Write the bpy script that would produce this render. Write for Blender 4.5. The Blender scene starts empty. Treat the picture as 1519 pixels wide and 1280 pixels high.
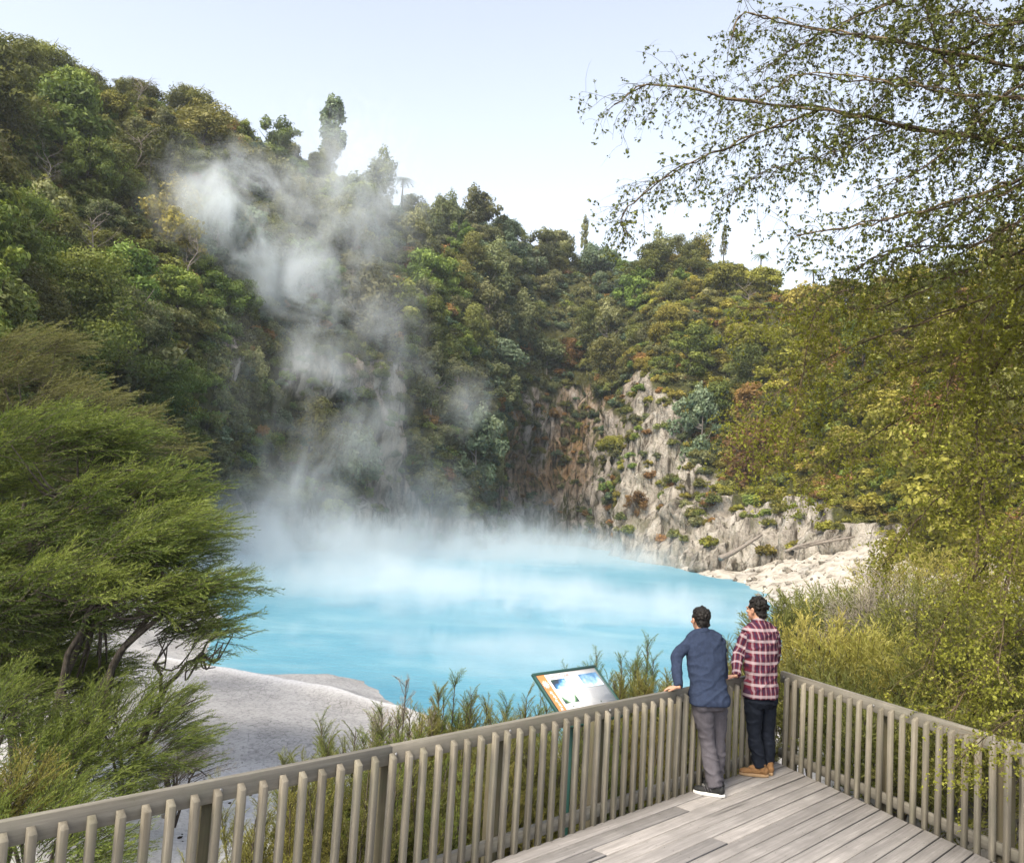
import bpy, bmesh, math, random
import numpy as np
from mathutils import Vector, Matrix, noise as mnoise
random.seed(7)
RS = np.random.RandomState(11)
SC = bpy.context.scene
COL = SC.collection
rad = math.radians

# ---------------------------------------------------------------- camera model (photo 1519 x 1280)
F_PX, CX, CY = 1300.0, 759.5, 640.0
PITCH, ROLL, CAM_H = rad(5.06), rad(3.41), 2.45
_cp, _sp = math.cos(PITCH), math.sin(PITCH)
_cr, _sr = math.cos(ROLL), math.sin(ROLL)
CAM_FWD = Vector((0, _cp, _sp))
_up0 = Vector((0, -_sp, _cp))
_rt0 = Vector((1, 0, 0))
CAM_RT = _rt0 * _cr + _up0 * _sr
CAM_UP = _up0 * _cr - _rt0 * _sr
CAM_POS = Vector((0, 0, CAM_H))

def ray(px, py):
    x, y = (px - CX) / F_PX, (py - CY) / F_PX
    return CAM_FWD + CAM_RT * x - CAM_UP * y
def at(px, py, D):
    """world point seen at photo position (px,py) lying D metres ahead (world Y)"""
    d = ray(px, py)
    return CAM_POS + d * (D / d.y)
def on_z(px, py, z):
    d = ray(px, py)
    return CAM_POS + d * ((z - CAM_H) / d.z)

# ---------------------------------------------------------------- objects
def tag(o, label=None, cat=None, group=None, kind=None):
    if label: o['label'] = label
    if cat: o['category'] = cat
    if group: o['group'] = group
    if kind: o['kind'] = kind
    return o
def empty(name, loc=(0, 0, 0), rz=0.0):
    o = bpy.data.objects.new(name, None)
    o.empty_display_size = .3
    o.location = loc
    o.rotation_euler = (0, 0, rz)
    COL.objects.link(o)
    return o
def copy_tree(o, parent=None):
    c = o.copy()
    COL.objects.link(c)
    if parent: c.parent = parent
    for ch in o.children:
        copy_tree(ch, c)
    return c

class MB:
    """collects vertices / faces with a per-vertex tint v, links them as ONE mesh object"""
    def __init__(s): s.V = []; s.F = []; s.A = []; s.n = 0
    def add(s, v, f, a=0.5):
        v = np.asarray(v, dtype=np.float64).reshape(-1, 3)
        s.V.append(v)
        for ff in (f if isinstance(f, list) else [f]):
            ff = np.asarray(ff, dtype=np.int64)
            if len(ff): s.F.append(ff + s.n)
        s.A.append(np.broadcast_to(np.asarray(a, dtype=np.float64), (len(v),)).copy())
        s.n += len(v)
        return s
    def mesh(s, name, smooth=False):
        V = np.concatenate(s.V); A = np.concatenate(s.A)
        me = bpy.data.meshes.new(name)
        me.vertices.add(len(V)); me.vertices.foreach_set('co', V.astype(np.float32).ravel())
        li = np.concatenate([f.ravel() for f in s.F]); cnt = np.concatenate([np.full(len(f), f.shape[1]) for f in s.F])
        st = np.concatenate([[0], np.cumsum(cnt)[:-1]])
        me.loops.add(len(li)); me.loops.foreach_set('vertex_index', li.astype(np.int32))
        me.polygons.add(len(cnt)); me.polygons.foreach_set('loop_start', st.astype(np.int32))
        me.update(calc_edges=True); me.validate()
        at_ = me.attributes.new('v', 'FLOAT', 'POINT')
        if len(at_.data) == len(A): at_.data.foreach_set('value', A.astype(np.float32))
        if smooth: me.polygons.foreach_set('use_smooth', np.ones(len(me.polygons), dtype=bool))
        return me
    def build(s, name, mat, parent=None, smooth=False, loc=None):
        me = s.mesh(name, smooth)
        o = bpy.data.objects.new(name, me)
        for m in (mat if isinstance(mat, (list, tuple)) else [mat]): me.materials.append(m)
        COL.objects.link(o)
        if parent: o.parent = parent
        if loc is not None: o.location = loc
        return o

def frame_of(t, ref=None):
    t = t / (np.linalg.norm(t) + 1e-12)
    r = np.array([0, 0, 1.0]) if abs(t[2]) < .9 else np.array([1.0, 0, 0])
    if ref is not None: r = ref
    a = np.cross(r, t); a /= np.linalg.norm(a) + 1e-12
    return a, np.cross(t, a)
def tube(pts, radii, n=6, cap=True, ry=None):
    """tapered tube through pts; ry: second radius"""
    P = np.asarray(pts, dtype=np.float64); R = np.broadcast_to(np.asarray(radii, float), (len(P),))
    R2 = R if ry is None else np.broadcast_to(np.asarray(ry, float), (len(P),))
    T = np.gradient(P, axis=0)
    V = []; a = None
    th = np.linspace(0, 2 * np.pi, n, endpoint=False)
    for i in range(len(P)):
        t = T[i] / (np.linalg.norm(T[i]) + 1e-12)
        if a is None: a, b = frame_of(t)
        else:
            a = a - t * np.dot(a, t); a /= np.linalg.norm(a) + 1e-12; b = np.cross(t, a)
        V.append(P[i] + np.outer(np.cos(th), a) * R[i] + np.outer(np.sin(th), b) * R2[i])
    V = np.concatenate(V); F = []
    k = np.arange(n); k2 = (k + 1) % n
    for i in range(len(P) - 1):
        F.append(np.stack([i * n + k, i * n + k2, (i + 1) * n + k2, (i + 1) * n + k], 1))
    F = [np.concatenate(F)]
    if cap:
        V = np.concatenate([V, P[:1], P[-1:]]); c0 = len(V) - 2; c1 = c0 + 1; m = (len(P) - 1) * n
        F.append(np.stack([np.full(n, c0), k2, k], 1)); F.append(np.stack([np.full(n, c1), m + k, m + k2], 1))
    return V, F
def catmull(P, n):
    P = np.asarray(P, float); P = np.concatenate([[2 * P[0] - P[1]], P, [2 * P[-1] - P[-2]]])
    out = []
    m = len(P) - 3
    for t in np.linspace(0, m, n):
        i = min(int(t), m - 1); f = t - i
        a, b, c, d = P[i:i + 4]
        out.append(.5 * (2 * b + (c - a) * f + (2 * a - 5 * b + 4 * c - d) * f * f + (3 * b - a - 3 * c + d) * f ** 3))
    return np.array(out)
def cbox(sx, sy, sz, bev=.004, org=(0, 0, 0)):
    """chamfered box from org corner-centre; returns verts, faces"""
    bm = bmesh.new(); bmesh.ops.create_cube(bm, size=1)
    for v in bm.verts: v.co = Vector((v.co.x * sx + org[0], v.co.y * sy + org[1], v.co.z * sz + org[2]))
    if bev: bmesh.ops.bevel(bm, geom=bm.edges[:], offset=bev, segments=1, affect='EDGES')
    return bm_arrays(bm)
def bm_arrays(bm):
    bm.verts.index_update()
    V = np.array([v.co[:] for v in bm.verts]); q = {}
    for f in bm.faces: q.setdefault(len(f.verts), []).append([v.index for v in f.verts])
    bm.free()
    return V, [np.array(x) for x in q.values()]
def xf(V, M):
    M = np.array(M)
    return V @ M[:3, :3].T + M[:3, 3]
def fbm(p, oct=4, lac=2.0, gain=.5):
    return mnoise.fractal(Vector(p), 1.0, lac, oct)

# ---------------------------------------------------------------- materials
class NT:
    def __init__(s, name):
        s.m = bpy.data.materials.new(name); s.m.use_nodes = True
        s.t = s.m.node_tree; s.t.nodes.clear()
        s.out = s.t.nodes.new('ShaderNodeOutputMaterial')
    def n(s, typ, **kw):
        nd = s.t.nodes.new(typ)
        for k, v in kw.items():
            if k.startswith('_'): setattr(nd, k[1:], v)
        return nd
    def l(s, a, b): s.t.links.new(a, b)
    def set(s, nd, **kw):
        for k, v in kw.items():
            sock = nd.inputs[k.replace('_', ' ')]
            if hasattr(v, 'is_linked') or hasattr(v, 'links'): s.l(v, sock)
            else: sock.default_value = v
        return nd
    def math(s, op, a, b=0.0, c=None, clamp=False):
        nd = s.t.nodes.new('ShaderNodeMath'); nd.operation = op; nd.use_clamp = clamp
        for i, v in enumerate((a, b) if c is None else (a, b, c)):
            if hasattr(v, 'links'): s.l(v, nd.inputs[i])
            else: nd.inputs[i].default_value = v
        return nd.outputs[0]
    def mix(s, f, a, b, mode='MIX'):
        nd = s.t.nodes.new('ShaderNodeMix'); nd.data_type = 'RGBA'; nd.blend_type = mode
        for sock, v in ((nd.inputs[0], f), (nd.inputs[6], a), (nd.inputs[7], b)):
            if hasattr(v, 'links'): s.l(v, sock)
            else: sock.default_value = (tuple(v) + (1,))[:4] if hasattr(v, '__len__') else v
        return nd.outputs[2]
    def noise(s, vec=None, scale=5, detail=4, rough=.55, dist=0.0, out='Fac'):
        nd = s.t.nodes.new('ShaderNodeTexNoise')
        nd.inputs['Scale'].default_value = scale; nd.inputs['Detail'].default_value = detail
        nd.inputs['Roughness'].default_value = rough; nd.inputs['Distortion'].default_value = dist
        if vec is not None: s.l(vec, nd.inputs['Vector'])
        return nd.outputs[out]
    def voro(s, vec=None, scale=5, feat='F1', out='Distance'):
        nd = s.t.nodes.new('ShaderNodeTexVoronoi'); nd.feature = feat
        nd.inputs['Scale'].default_value = scale
        if vec is not None: s.l(vec, nd.inputs['Vector'])
        return nd.outputs[out]
    def ramp(s, f, stops, interp='LINEAR'):
        nd = s.t.nodes.new('ShaderNodeValToRGB'); nd.color_ramp.interpolation = interp
        e = nd.color_ramp.elements
        while len(e) < len(stops): e.new(.5)
        for el, (p, c) in zip(e, stops):
            el.position = p; el.color = (c, c, c, 1) if not hasattr(c, '__len__') else (tuple(c) + (1,))[:4]
        s.l(f, nd.inputs[0])
        return nd.outputs[0]
    def mapping(s, vec, scale=(1, 1, 1), rot=(0, 0, 0), loc=(0, 0, 0)):
        nd = s.t.nodes.new('ShaderNodeMapping'); s.l(vec, nd.inputs[0])
        nd.inputs['Scale'].default_value = scale; nd.inputs['Rotation'].default_value = rot
        for sock, v in ((nd.inputs['Location'], loc),):
            if hasattr(v, 'links'): s.l(v, sock)
            else: sock.default_value = v
        return nd.outputs[0]
    def pos(s): return s.t.nodes.new('ShaderNodeNewGeometry').outputs['Position']
    def obj(s): return s.t.nodes.new('ShaderNodeTexCoord').outputs['Object']
    def attr(s, name='v', out='Fac'):
        nd = s.t.nodes.new('ShaderNodeAttribute'); nd.attribute_name = name
        return nd.outputs[out]
    def rnd(s): return s.t.nodes.new('ShaderNodeObjectInfo').outputs['Random']
    def bump(s, h, strength=.3, dist=.05):
        nd = s.t.nodes.new('ShaderNodeBump'); s.l(h, nd.inputs['Height'])
        nd.inputs['Strength'].default_value = strength; nd.inputs['Distance'].default_value = dist
        return nd.outputs[0]
    def bsdf(s, color, rough=.6, spec=.4, normal=None, metal=0.0, finish=True):
        nd = s.t.nodes.new('ShaderNodeBsdfPrincipled')
        for k, v in (('Base Color', color), ('Roughness', rough), ('Specular IOR Level', spec), ('Metallic', metal)):
            if hasattr(v, 'links'): s.l(v, nd.inputs[k])
            else: nd.inputs[k].default_value = (tuple(v) + (1,))[:4] if hasattr(v, '__len__') else v
        if normal is not None: s.l(normal, nd.inputs['Normal'])
        if finish: s.l(nd.outputs[0], s.out.inputs['Surface'])
        return nd

LEAF_GAIN = 2.05
def leaf_mat(name, dark, mid, light, trans=.3, hue=.025, val=.75, rough=.55, spec=.25):
    t = NT(name)
    v = t.attr('v'); k_ = LEAF_GAIN
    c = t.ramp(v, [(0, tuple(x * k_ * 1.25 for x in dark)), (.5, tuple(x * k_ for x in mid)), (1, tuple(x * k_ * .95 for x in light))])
    r = t.rnd()
    hs = t.n('ShaderNodeHueSaturation')
    t.l(c, hs.inputs['Color'])
    t.l(t.math('MULTIPLY_ADD', r, hue * 2, .5 - hue), hs.inputs['Hue'])
    r2 = t.math('FRACT', t.math('MULTIPLY', r, 37.7))
    t.l(t.math('MULTIPLY_ADD', r2, val, 1 - val / 2), hs.inputs['Value'])
    col = hs.outputs[0]
    p = t.bsdf(col, rough, spec, finish=False)
    tr = t.n('ShaderNodeBsdfTranslucent'); t.l(t.mix(1.0, col, (1.15, 1.1, .55), 'MULTIPLY'), tr.inputs['Color'])
    mx = t.n('ShaderNodeMixShader'); mx.inputs[0].default_value = trans
    t.l(p.outputs[0], mx.inputs[1]); t.l(tr.outputs[0], mx.inputs[2]); t.l(mx.outputs[0], t.out.inputs['Surface'])
    return t.m
def bark_mat(name, a, b, scale=6):
    t = NT(name); o = t.obj()
    n = t.noise(t.mapping(o, (scale, scale, scale * .25)), 3, 5, .65)
    t.bsdf(t.ramp(n, [(.3, a), (.7, b)]), .9, .2, t.bump(n, .6, .03))
    return t.m
# ---------------------------------------------------------------- camera, sky, sun, render settings
cam = bpy.data.cameras.new('camera'); cam_o = bpy.data.objects.new('camera', cam); COL.objects.link(cam_o)
cam.sensor_fit = 'HORIZONTAL'; cam.sensor_width = 36.0
cam.lens = F_PX / 1519.0 * 36.0; cam.clip_start = .05; cam.clip_end = 5000
cam_o.matrix_world = Matrix((
    (CAM_RT.x, CAM_UP.x, -CAM_FWD.x, CAM_POS.x),
    (CAM_RT.y, CAM_UP.y, -CAM_FWD.y, CAM_POS.y),
    (CAM_RT.z, CAM_UP.z, -CAM_FWD.z, CAM_POS.z), (0, 0, 0, 1)))
SC.camera = cam_o
SUN_EL, SUN_AZ = rad(46), rad(216)      # azimuth clockwise from +Y (behind, to the left)
w = bpy.data.worlds.new('World'); SC.world = w; w.use_nodes = True
wt = w.node_tree; wt.nodes.clear()
wo = wt.nodes.new('ShaderNodeOutputWorld'); bg = wt.nodes.new('ShaderNodeBackground')
sky = wt.nodes.new('ShaderNodeTexSky'); sky.sky_type = 'NISHITA'; sky.sun_disc = False
sky.sun_elevation = SUN_EL; sky.sun_rotation = SUN_AZ
sky.air_density = 1.0; sky.dust_density = 3.0; sky.ozone_density = 1.0; sky.altitude = 300
hs = wt.nodes.new('ShaderNodeHueSaturation'); hs.inputs['Saturation'].default_value = .45
wt.links.new(sky.outputs[0], hs.inputs['Color']); wt.links.new(hs.outputs[0], bg.inputs['Color'])
wt.links.new(bg.outputs[0], wo.inputs['Surface'])
bg.inputs['Strength'].default_value = .15
sun = bpy.data.lights.new('sun', 'SUN'); sun.energy = 2.3; sun.angle = rad(28); sun.color = (1, .86, .63)
so = bpy.data.objects.new('sun', sun); COL.objects.link(so)
sd = Vector((math.sin(SUN_AZ) * math.cos(SUN_EL), math.cos(SUN_AZ) * math.cos(SUN_EL), math.sin(SUN_EL)))
so.rotation_euler = sd.to_track_quat('Z', 'Y').to_euler()
vs = SC.view_settings
SC.display_settings.display_device = 'sRGB'
vs.view_transform = 'Standard'; vs.look = 'None'; vs.exposure = 1.3; vs.gamma = 1.0; vs.use_curve_mapping = False
SC.render.engine = 'CYCLES'
cy = SC.cycles
cy.use_denoising = True
try: cy.denoiser = 'OPENIMAGEDENOISE'; cy.denoising_prefilter = 'ACCURATE'
except Exception: pass
cy.max_bounces = 8; cy.diffuse_bounces = 3; cy.glossy_bounces = 2; cy.transmission_bounces = 3
cy.volume_bounces = 4; cy.transparent_max_bounces = 8
cy.volume_max_steps = 256
cy.use_adaptive_sampling = True; cy.adaptive_threshold = .015
cy.caustics_reflective = False; cy.caustics_refractive = False
# ---------------------------------------------------------------- terrain: crater wall, lake, sinter banks
WZ = -2.55                                  # lake level
def wxy(px, py, z=WZ): p = on_z(px, py, z); return (p.x, p.y)
RIDGE_DROP = 3.7
def st(b, c, m, r):
    """one station of the crater wall: base, cliff top, mid slope, ridge"""
    b, c, m, r = [np.array(q, float) if not isinstance(q, Vector) else np.array(q[:]) for q in (b, c, m, r)]
    r = r - np.array([0, 0, RIDGE_DROP])
    out = r - b; out[2] = 0; out /= np.linalg.norm(out) + 1e-9
    back = r + out * 25 + np.array([0, 0, -3.0]); back2 = r + out * 90 + np.array([0, 0, -22.0])
    b0 = b.copy(); b0[2] -= 2.5
    return [b0, b, (b * .55 + c * .45) - out * .6, c, m, r, back, back2]
def wb(px, D, z=WZ):
    p = at(px, 640, D); return Vector((p.x, p.y, z))
ST = [
    st((-16, -12, -2.0), (-24, -12, 5), (-34, -12, 11), (-60, -12, 24)),
    st((-17, 8, -2.0), (-23, 9, 6), (-31, 12, 12), (-56, 18, 28)),
    st((-17, 26, -2.0), at(-160, 520, 28), at(-150, 400, 37), at(-160, 150, 58)),
    st((-20, 42, -2.2), at(0, 560, 47), at(0, 330, 58), at(0, 48, 84)),
    st(wb(165, 58), at(180, 540, 61), at(155, 330, 71), at(150, 95, 92)),
    st(wb(290, 68), at(300, 500, 72), at(310, 330, 84), at(310, 150, 106)),
    st(wb(385, 77), at(390, 480, 82), at(400, 340, 95), at(425, 205, 117)),
    st(wb(480, 86), at(500, 485, 92), at(510, 360, 107), at(530, 245, 128)),
    st(wb(590, 95), at(600, 505, 102), at(600, 390, 118), at(610, 290, 138)),
    st(wb(695, 103), at(700, 570, 108), at(700, 410, 128), at(705, 315, 150)),
    st(wb(742, 127), at(765, 545, 134), at(780, 425, 146), at(800, 352, 165)),
    st(wb(850, 136), at(850, 510, 143), at(860, 430, 155), at(880, 372, 174)),
    st(wb(920, 124), at(928, 550, 131), at(932, 440, 146), at(940, 374, 165)),
    st(wb(950, 107), at(988, 550, 113), at(995, 440, 130), at(1005, 358, 152)),
    st(wb(1035, 89, -2.3), at(1065, 700, 97), at(1078, 530, 112), at(1085, 376, 140)),
    st(wb(1130, 82, -1.6), at(1180, 705, 88), at(1180, 550, 102), at(1190, 415, 132)),
    st(wb(1215, 77, -.6), at(1275, 705, 81), at(1295, 565, 93), at(1300, 425, 120)),
    st(wb(1330, 68, 1.5), at(1400, 690, 71), at(1430, 550, 80), at(1450, 395, 100)),
    st(wb(1500, 54, 1.5), at(1580, 680, 57), at(1620, 500, 64), at(1650, 330, 82)),
    st((32, 20, .5), (37, 20, 6), (46, 22, 13), (66, 30, 26)),
    st((34, -12, .5), (40, -12, 6), (48, -12, 12), (68, -12, 24)),
]
NU = 560
VROWS = np.concatenate([np.linspace(0, 1, 5, endpoint=False), np.linspace(1, 3, 84, endpoint=False),
                        np.linspace(3, 5, 60, endpoint=False), np.linspace(5, 7, 12)])
ST = np.array(ST)                                  # stations x 8 x 3
U_ = np.linspace(0, len(ST) - 1, NU)
cols = np.stack([catmull(ST[:, k], NU) for k in range(8)], 1)       # NU x 8 x 3
def cat_rows(C, t):
    Pm = np.concatenate([[2 * C[0] - C[1]], C, [2 * C[-1] - C[-2]]]); m = len(C) - 1
    i = np.minimum(t.astype(int), m - 1); f = (t - i)[:, None]
    a, b, c, d = Pm[i], Pm[i + 1], Pm[i + 2], Pm[i + 3]
    return .5 * (2 * b + (c - a) * f + (2 * a - 5 * b + 4 * c - d) * f * f + (3 * b - a - 3 * c + d) * f ** 3)
WALL = np.stack([cat_rows(cols[i], VROWS) for i in range(NU)], 0)   # NU x NV x 3
NV = len(VROWS)
VV = VROWS - 1.0          # 0 base, 2 cliff top, 3 mid slope, 4 ridge
def sstep(a, b, x): t = np.clip((x - a) / (b - a), 0, 1); return t * t * (3 - 2 * t)
def rockness(u, v):
    """how much bare rock at wall station u, height row v (0 base .. 2 cliff top)"""
    def box(u0, u1, v0, v1, s=.35, sv=.25): return sstep(u0 - s, u0 + s, u) * (1 - sstep(u1 - s, u1 + s, u)) * sstep(v0 - sv, v0 + sv, v) * (1 - sstep(v1 - sv, v1 + sv, v))
    r = np.maximum.reduce([
        .86 * box(9.6, 12.3, -1, 1.62), 1.0 * box(12.25, 13.15, -1, 1.9, .2), .95 * box(12.9, 14.6, -1, 1.85, .3), .98 * box(14.2, 16.3, -1, 1.45, .3),
        .95 * box(7.45, 7.95, .55, 1.7, .18), .85 * box(6.2, 7.7, 1.38, 1.72, .25, .15), .62 * box(7.9, 8.6, -1, .8, .2), .75 * box(5.2, 5.6, 1.55, 2.1, .2),
        .74 * box(5.4, 9.4, -1, .55, .3), .75 * box(9.2, 9.5, .2, 1.3, .12), .6 * box(4.3, 4.7, 2.3, 2.6, .1), .8 * box(16.2, 17.6, -1, .5, .3)])
    return r
# normals of the smooth loft
du = np.gradient(WALL, axis=0); dv = np.gradient(WALL, axis=1)
Nn = np.cross(dv, du); Nn /= np.linalg.norm(Nn, axis=2, keepdims=True) + 1e-9
if Nn[NU // 2, 40, 1] > 0: Nn = -Nn
disp = np.zeros((NU, NV)); rk = np.zeros((NU, NV))
for i in range(NU):
    for j in range(NV):
        p = WALL[i, j]; v = VV[j]; u = U_[i]
        if v < -.3: continue
        rk0 = float(rockness(u, v))
        n1 = mnoise.fractal(Vector((p[0] * .07, p[1] * .07, p[2] * .05)), 1, 2, 4)
        q = Vector((p[0] * .22 + n1, p[1] * .22, p[2] * .10))
        rdg = 1 - abs(mnoise.noise(q)) * 2
        rdg2 = 1 - abs(mnoise.noise(q * 2.7 + Vector((5, 1, 3)))) * 2
        rdg3 = 1 - abs(mnoise.noise(Vector((p[0] * 1.1 + n1 * 2, p[1] * 1.1, p[2] * .35)))) * 2
        med = mnoise.fractal(Vector((p[0] * .5, p[1] * .5, p[2] * .3)), 1, 2, 3)
        vor = mnoise.voronoi(Vector((p[0] * .45, p[1] * .45, p[2] * .22 + p[0] * .1)))[0]
        c = min(1, rk0 * 1.3)
        amp = 1 if v < 4 else max(.3, 1 - (v - 4))
        disp[i, j] = amp * (1.9 * n1 + (1 - c) * .9 * med + c * (1.2 * rdg + .6 * rdg2 + .5 * med + .55 * rdg3 + .35 * (vor[1] - vor[0])))
        rk[i, j] = rk0 + (.62 * mnoise.fractal(Vector((p[0] * .17 + 9, p[1] * .17, p[2] * .12)), 1, 2, 5) if rk0 > .02 else .3 * mnoise.fractal(Vector((p[0] * .16, p[1] * .16, p[2] * .12)), 1, 2, 4))
WALL = WALL + Nn * disp[:, :, None]
def wall_faces(nu, nv):
    a = (np.arange(nu - 1)[:, None] * nv + np.arange(nv - 1)[None, :]).ravel()
    return np.stack([a, a + nv, a + nv + 1, a + 1], 1)

# ---- lake outline (plan), used to sink the bed
LAKE = [wxy(560, 1008), wxy(632, 1056), (1.0, 19.5), (4.4, 22), (9.5, 31), (14.5, 45), wxy(1122, 880), wxy(1105, 866), wxy(1040, 853),
        (17.5, 92), (18, 110), (16, 128), (6, 139), (-3, 128), (-6, 104), (-13, 96), (-18, 87), (-23, 77), (-25, 66), (-18, 52), (-13.5, 42), (-10.0, 33), (-8.6, 27),
        wxy(345, 992), wxy(385, 1000), wxy(440, 999), wxy(515, 998)]
LK = np.array(LAKE)
def lake_sd(X, Y):
    """signed distance to the shore, negative in the lake"""
    d = np.full(X.shape, 1e9); inside = np.zeros(X.shape, bool)
    for (ax, ay), (bx, by) in zip(LK, np.roll(LK, -1, 0)):
        ex, ey = bx - ax, by - ay; t = np.clip(((X - ax) * ex + (Y - ay) * ey) / (ex * ex + ey * ey), 0, 1)
        d = np.minimum(d, np.hypot(X - ax - t * ex, Y - ay - t * ey))
        c = ((ay > Y) != (by > Y)) & (X < ax + (Y - ay) * ex / (ey if abs(ey) > 1e-9 else 1e-9)); inside ^= c
    return np.where(inside, -d, d)
gx = np.concatenate([np.linspace(-900, -60, 10, endpoint=False), np.linspace(-60, -16, 60, endpoint=False), np.linspace(-16, 16, 230, endpoint=False), np.linspace(16, 60, 70, endpoint=False), np.linspace(60, 900, 10)])
gy = np.concatenate([np.linspace(-900, -20, 10, endpoint=False), np.linspace(-20, 4, 40, endpoint=False), np.linspace(4, 40, 260, endpoint=False), np.linspace(40, 150, 110, endpoint=False), np.linspace(150, 900, 8)])
GX, GY = np.meshgrid(gx, gy, indexing='ij')
SD = lake_sd(GX, GY)
CREST = np.array([wxy(px, py, WZ + .4) for px, py in ((250, 985), (350, 1002), (410, 1014), (470, 1026), (540, 1043), (600, 1057), (640, 1072))])
def crest_d(X, Y):
    d = np.full(X.shape, 1e9)
    for (ax, ay), (bx, by) in zip(CREST[:-1], CREST[1:]):
        ex, ey = bx - ax, by - ay; t = np.clip(((X - ax) * ex + (Y - ay) * ey) / (ex * ex + ey * ey), 0, 1); d = np.minimum(d, np.hypot(X - ax - t * ex, Y - ay - t * ey))
    return d
def ground_z(X, Y, sd):
    bank = WZ - .03 + .42 * sstep(0, 2.2, sd) + .02 * np.clip(sd - 2, 0, 30)
    bed = WZ - .03 + np.clip(sd, -1.5, 0) * .6
    z = np.where(sd < 0, bed, bank)
    right = sstep(8, 22, X) * sstep(6, 60, Y) * np.clip(sd, 0, 14) * .10 * (1 - sstep(70, 110, Y)) + sstep(50, 60, Y) * (1 - sstep(84, 96, Y)) * np.clip(X - 21.5, 0, 12) * .36
    rise = sstep(1.5, 6.5, X - .30 * (Y - 9.5)) * (1 - sstep(23, 40, Y)) * 2.1 * sstep(0, 3, sd)   # bushy shoulder behind the right railing
    left = sstep(7, 13, -X) * (1 - sstep(30, 50, Y)) * .9 * sstep(1, 5, sd)
    # channel of broken sinter nearest to the platform
    ridge = .16 * np.exp(-((Y - 21.2 - .30 * (X + 6) * -1) / .55) ** 2) * sstep(-12, -9, X) * (1 - sstep(-3, -1, X))
    step = -.35 * (1 - sstep(15.2, 16.6, Y + .12 * X)) * sstep(-11, -8, X) * (1 - sstep(0, 3, X)) * np.where(sd > 0, 1, 0)
    crest = .16 * np.exp(-(crest_d(X, Y) / .45) ** 2)
    far = -.6 * sstep(60, 120, np.hypot(X, Y))
    return z + right + rise + left + crest + step + np.where(sd > 3, far, 0)
GZ = ground_z(GX, GY, SD)
nz = np.zeros(GX.shape)
for i in range(len(gx)):
    for j in range(len(gy)):
        if abs(gx[i]) < 60 and -20 < gy[j] < 150:
            p = (gx[i], gy[j], 0)
            rough = .55 if (SD[i, j] > 0 and (gy[j] + .12 * gx[i]) > 15.8 and gy[j] < 30 and gx[i] < 3) else 1.0
            if gx[i] > 18 and gy[j] > 48: rough = 4.5
            nz[i, j] = rough * (.10 * mnoise.fractal(Vector((p[0] * .6, p[1] * .6, 0)), 1, 2, 5) + .10 * mnoise.fractal(Vector((p[0] * .15, p[1] * .15, 3)), 1, 2, 3))
GZ = GZ + np.where(SD > -.3, nz * np.clip(SD + .3, 0, 1), 0)
GSINT = np.clip(1 - sstep(3.0, 6.0, GX - .30 * (GY - 9.5)) * (1 - sstep(20, 40, GY)), 0, 1) * (1 - sstep(10.0, 13, -GX) * (1 - sstep(20, 30, GY)))
def gz_at(x, y):
    i = np.clip(np.searchsorted(gx, x) - 1, 0, len(gx) - 2); j = np.clip(np.searchsorted(gy, y) - 1, 0, len(gy) - 2)
    a = (x - gx[i]) / (gx[i + 1] - gx[i]); b = (y - gy[j]) / (gy[j + 1] - gy[j])
    return GZ[i, j] * (1 - a) * (1 - b) + GZ[i + 1, j] * a * (1 - b) + GZ[i, j + 1] * (1 - a) * b + GZ[i + 1, j + 1] * a * b

# ---- materials
def wall_material():
    t = NT('crater_rock'); P = t.pos()
    st_ = t.mapping(P, (1, 1, .35))
    big = t.noise(st_, .10, 5, .6, .5); med = t.noise(st_, .45, 6, .62, .8); fine = t.noise(P, 2.2, 6, .65)
    rock = t.attr('rock'); pale = t.attr('pale'); warm = t.attr('warm')
    grey = t.ramp(med, [(.28, (.07, .06, .052)), (.42, (.21, .19, .17)), (.56, (.34, .31, .285)), (.72, (.48, .45, .43))])
    beige = t.ramp(med, [(.25, (.11, .10, .085)), (.40, (.24, .215, .185)), (.56, (.37, .34, .30)), (.75, (.50, .47, .435))])
    c = t.mix(pale, grey, beige)
    orange = t.ramp(fine, [(.3, (.10, .055, .018)), (.55, (.24, .13, .04)), (.75, (.34, .21, .08))])
    om = t.math('MULTIPLY', t.ramp(big, [(.42, 0), (.60, 1)]), warm, clamp=True)
    c = t.mix(om, c, orange)
    moss = t.ramp(fine, [(.3, (.030, .032, .012)), (.6, (.075, .075, .025)), (.8, (.13, .12, .045))])
    mm = t.ramp(t.noise(st_, .7, 5, .7, 1.0), [(.50, 0), (.60, 1)])
    mm = t.math('MULTIPLY', mm, t.math('SUBTRACT', 1.0, t.math('MULTIPLY', pale, .55)))
    c = t.mix(mm, c, moss)
    stk = t.noise(t.mapping(P, (1, 1, .10)), 1.3, 6, .68, .4); gr_ = t.noise(P, 5.5, 5, .7)
    c = t.mix(1.0, c, t.ramp(stk, [(.38, (.17, .15, .125)), (.50, (1, 1, 1))]), 'MULTIPLY')  # dark vertical streaks: stains, plus the shade of crevices painted in
    c = t.mix(1.0, c, t.ramp(gr_, [(.32, (.55, .54, .52)), (.50, (1, 1, 1))]), 'MULTIPLY')
    soil = t.ramp(fine, [(.3, (.025, .028, .010)), (.6, (.065, .066, .022)), (.85, (.12, .10, .04))])
    rm = t.ramp(rock, [(.40, 0), (.55, 1)])
    c = t.mix(rm, soil, c)
    b = t.math('ADD', t.math('ADD', t.math('MULTIPLY', med, 1.0), t.math('MULTIPLY', fine, .5)), t.math('MULTIPLY', stk, .9))
    t.bsdf(c, .9, .2, t.bump(b, .9, .6))
    return t.m
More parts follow.
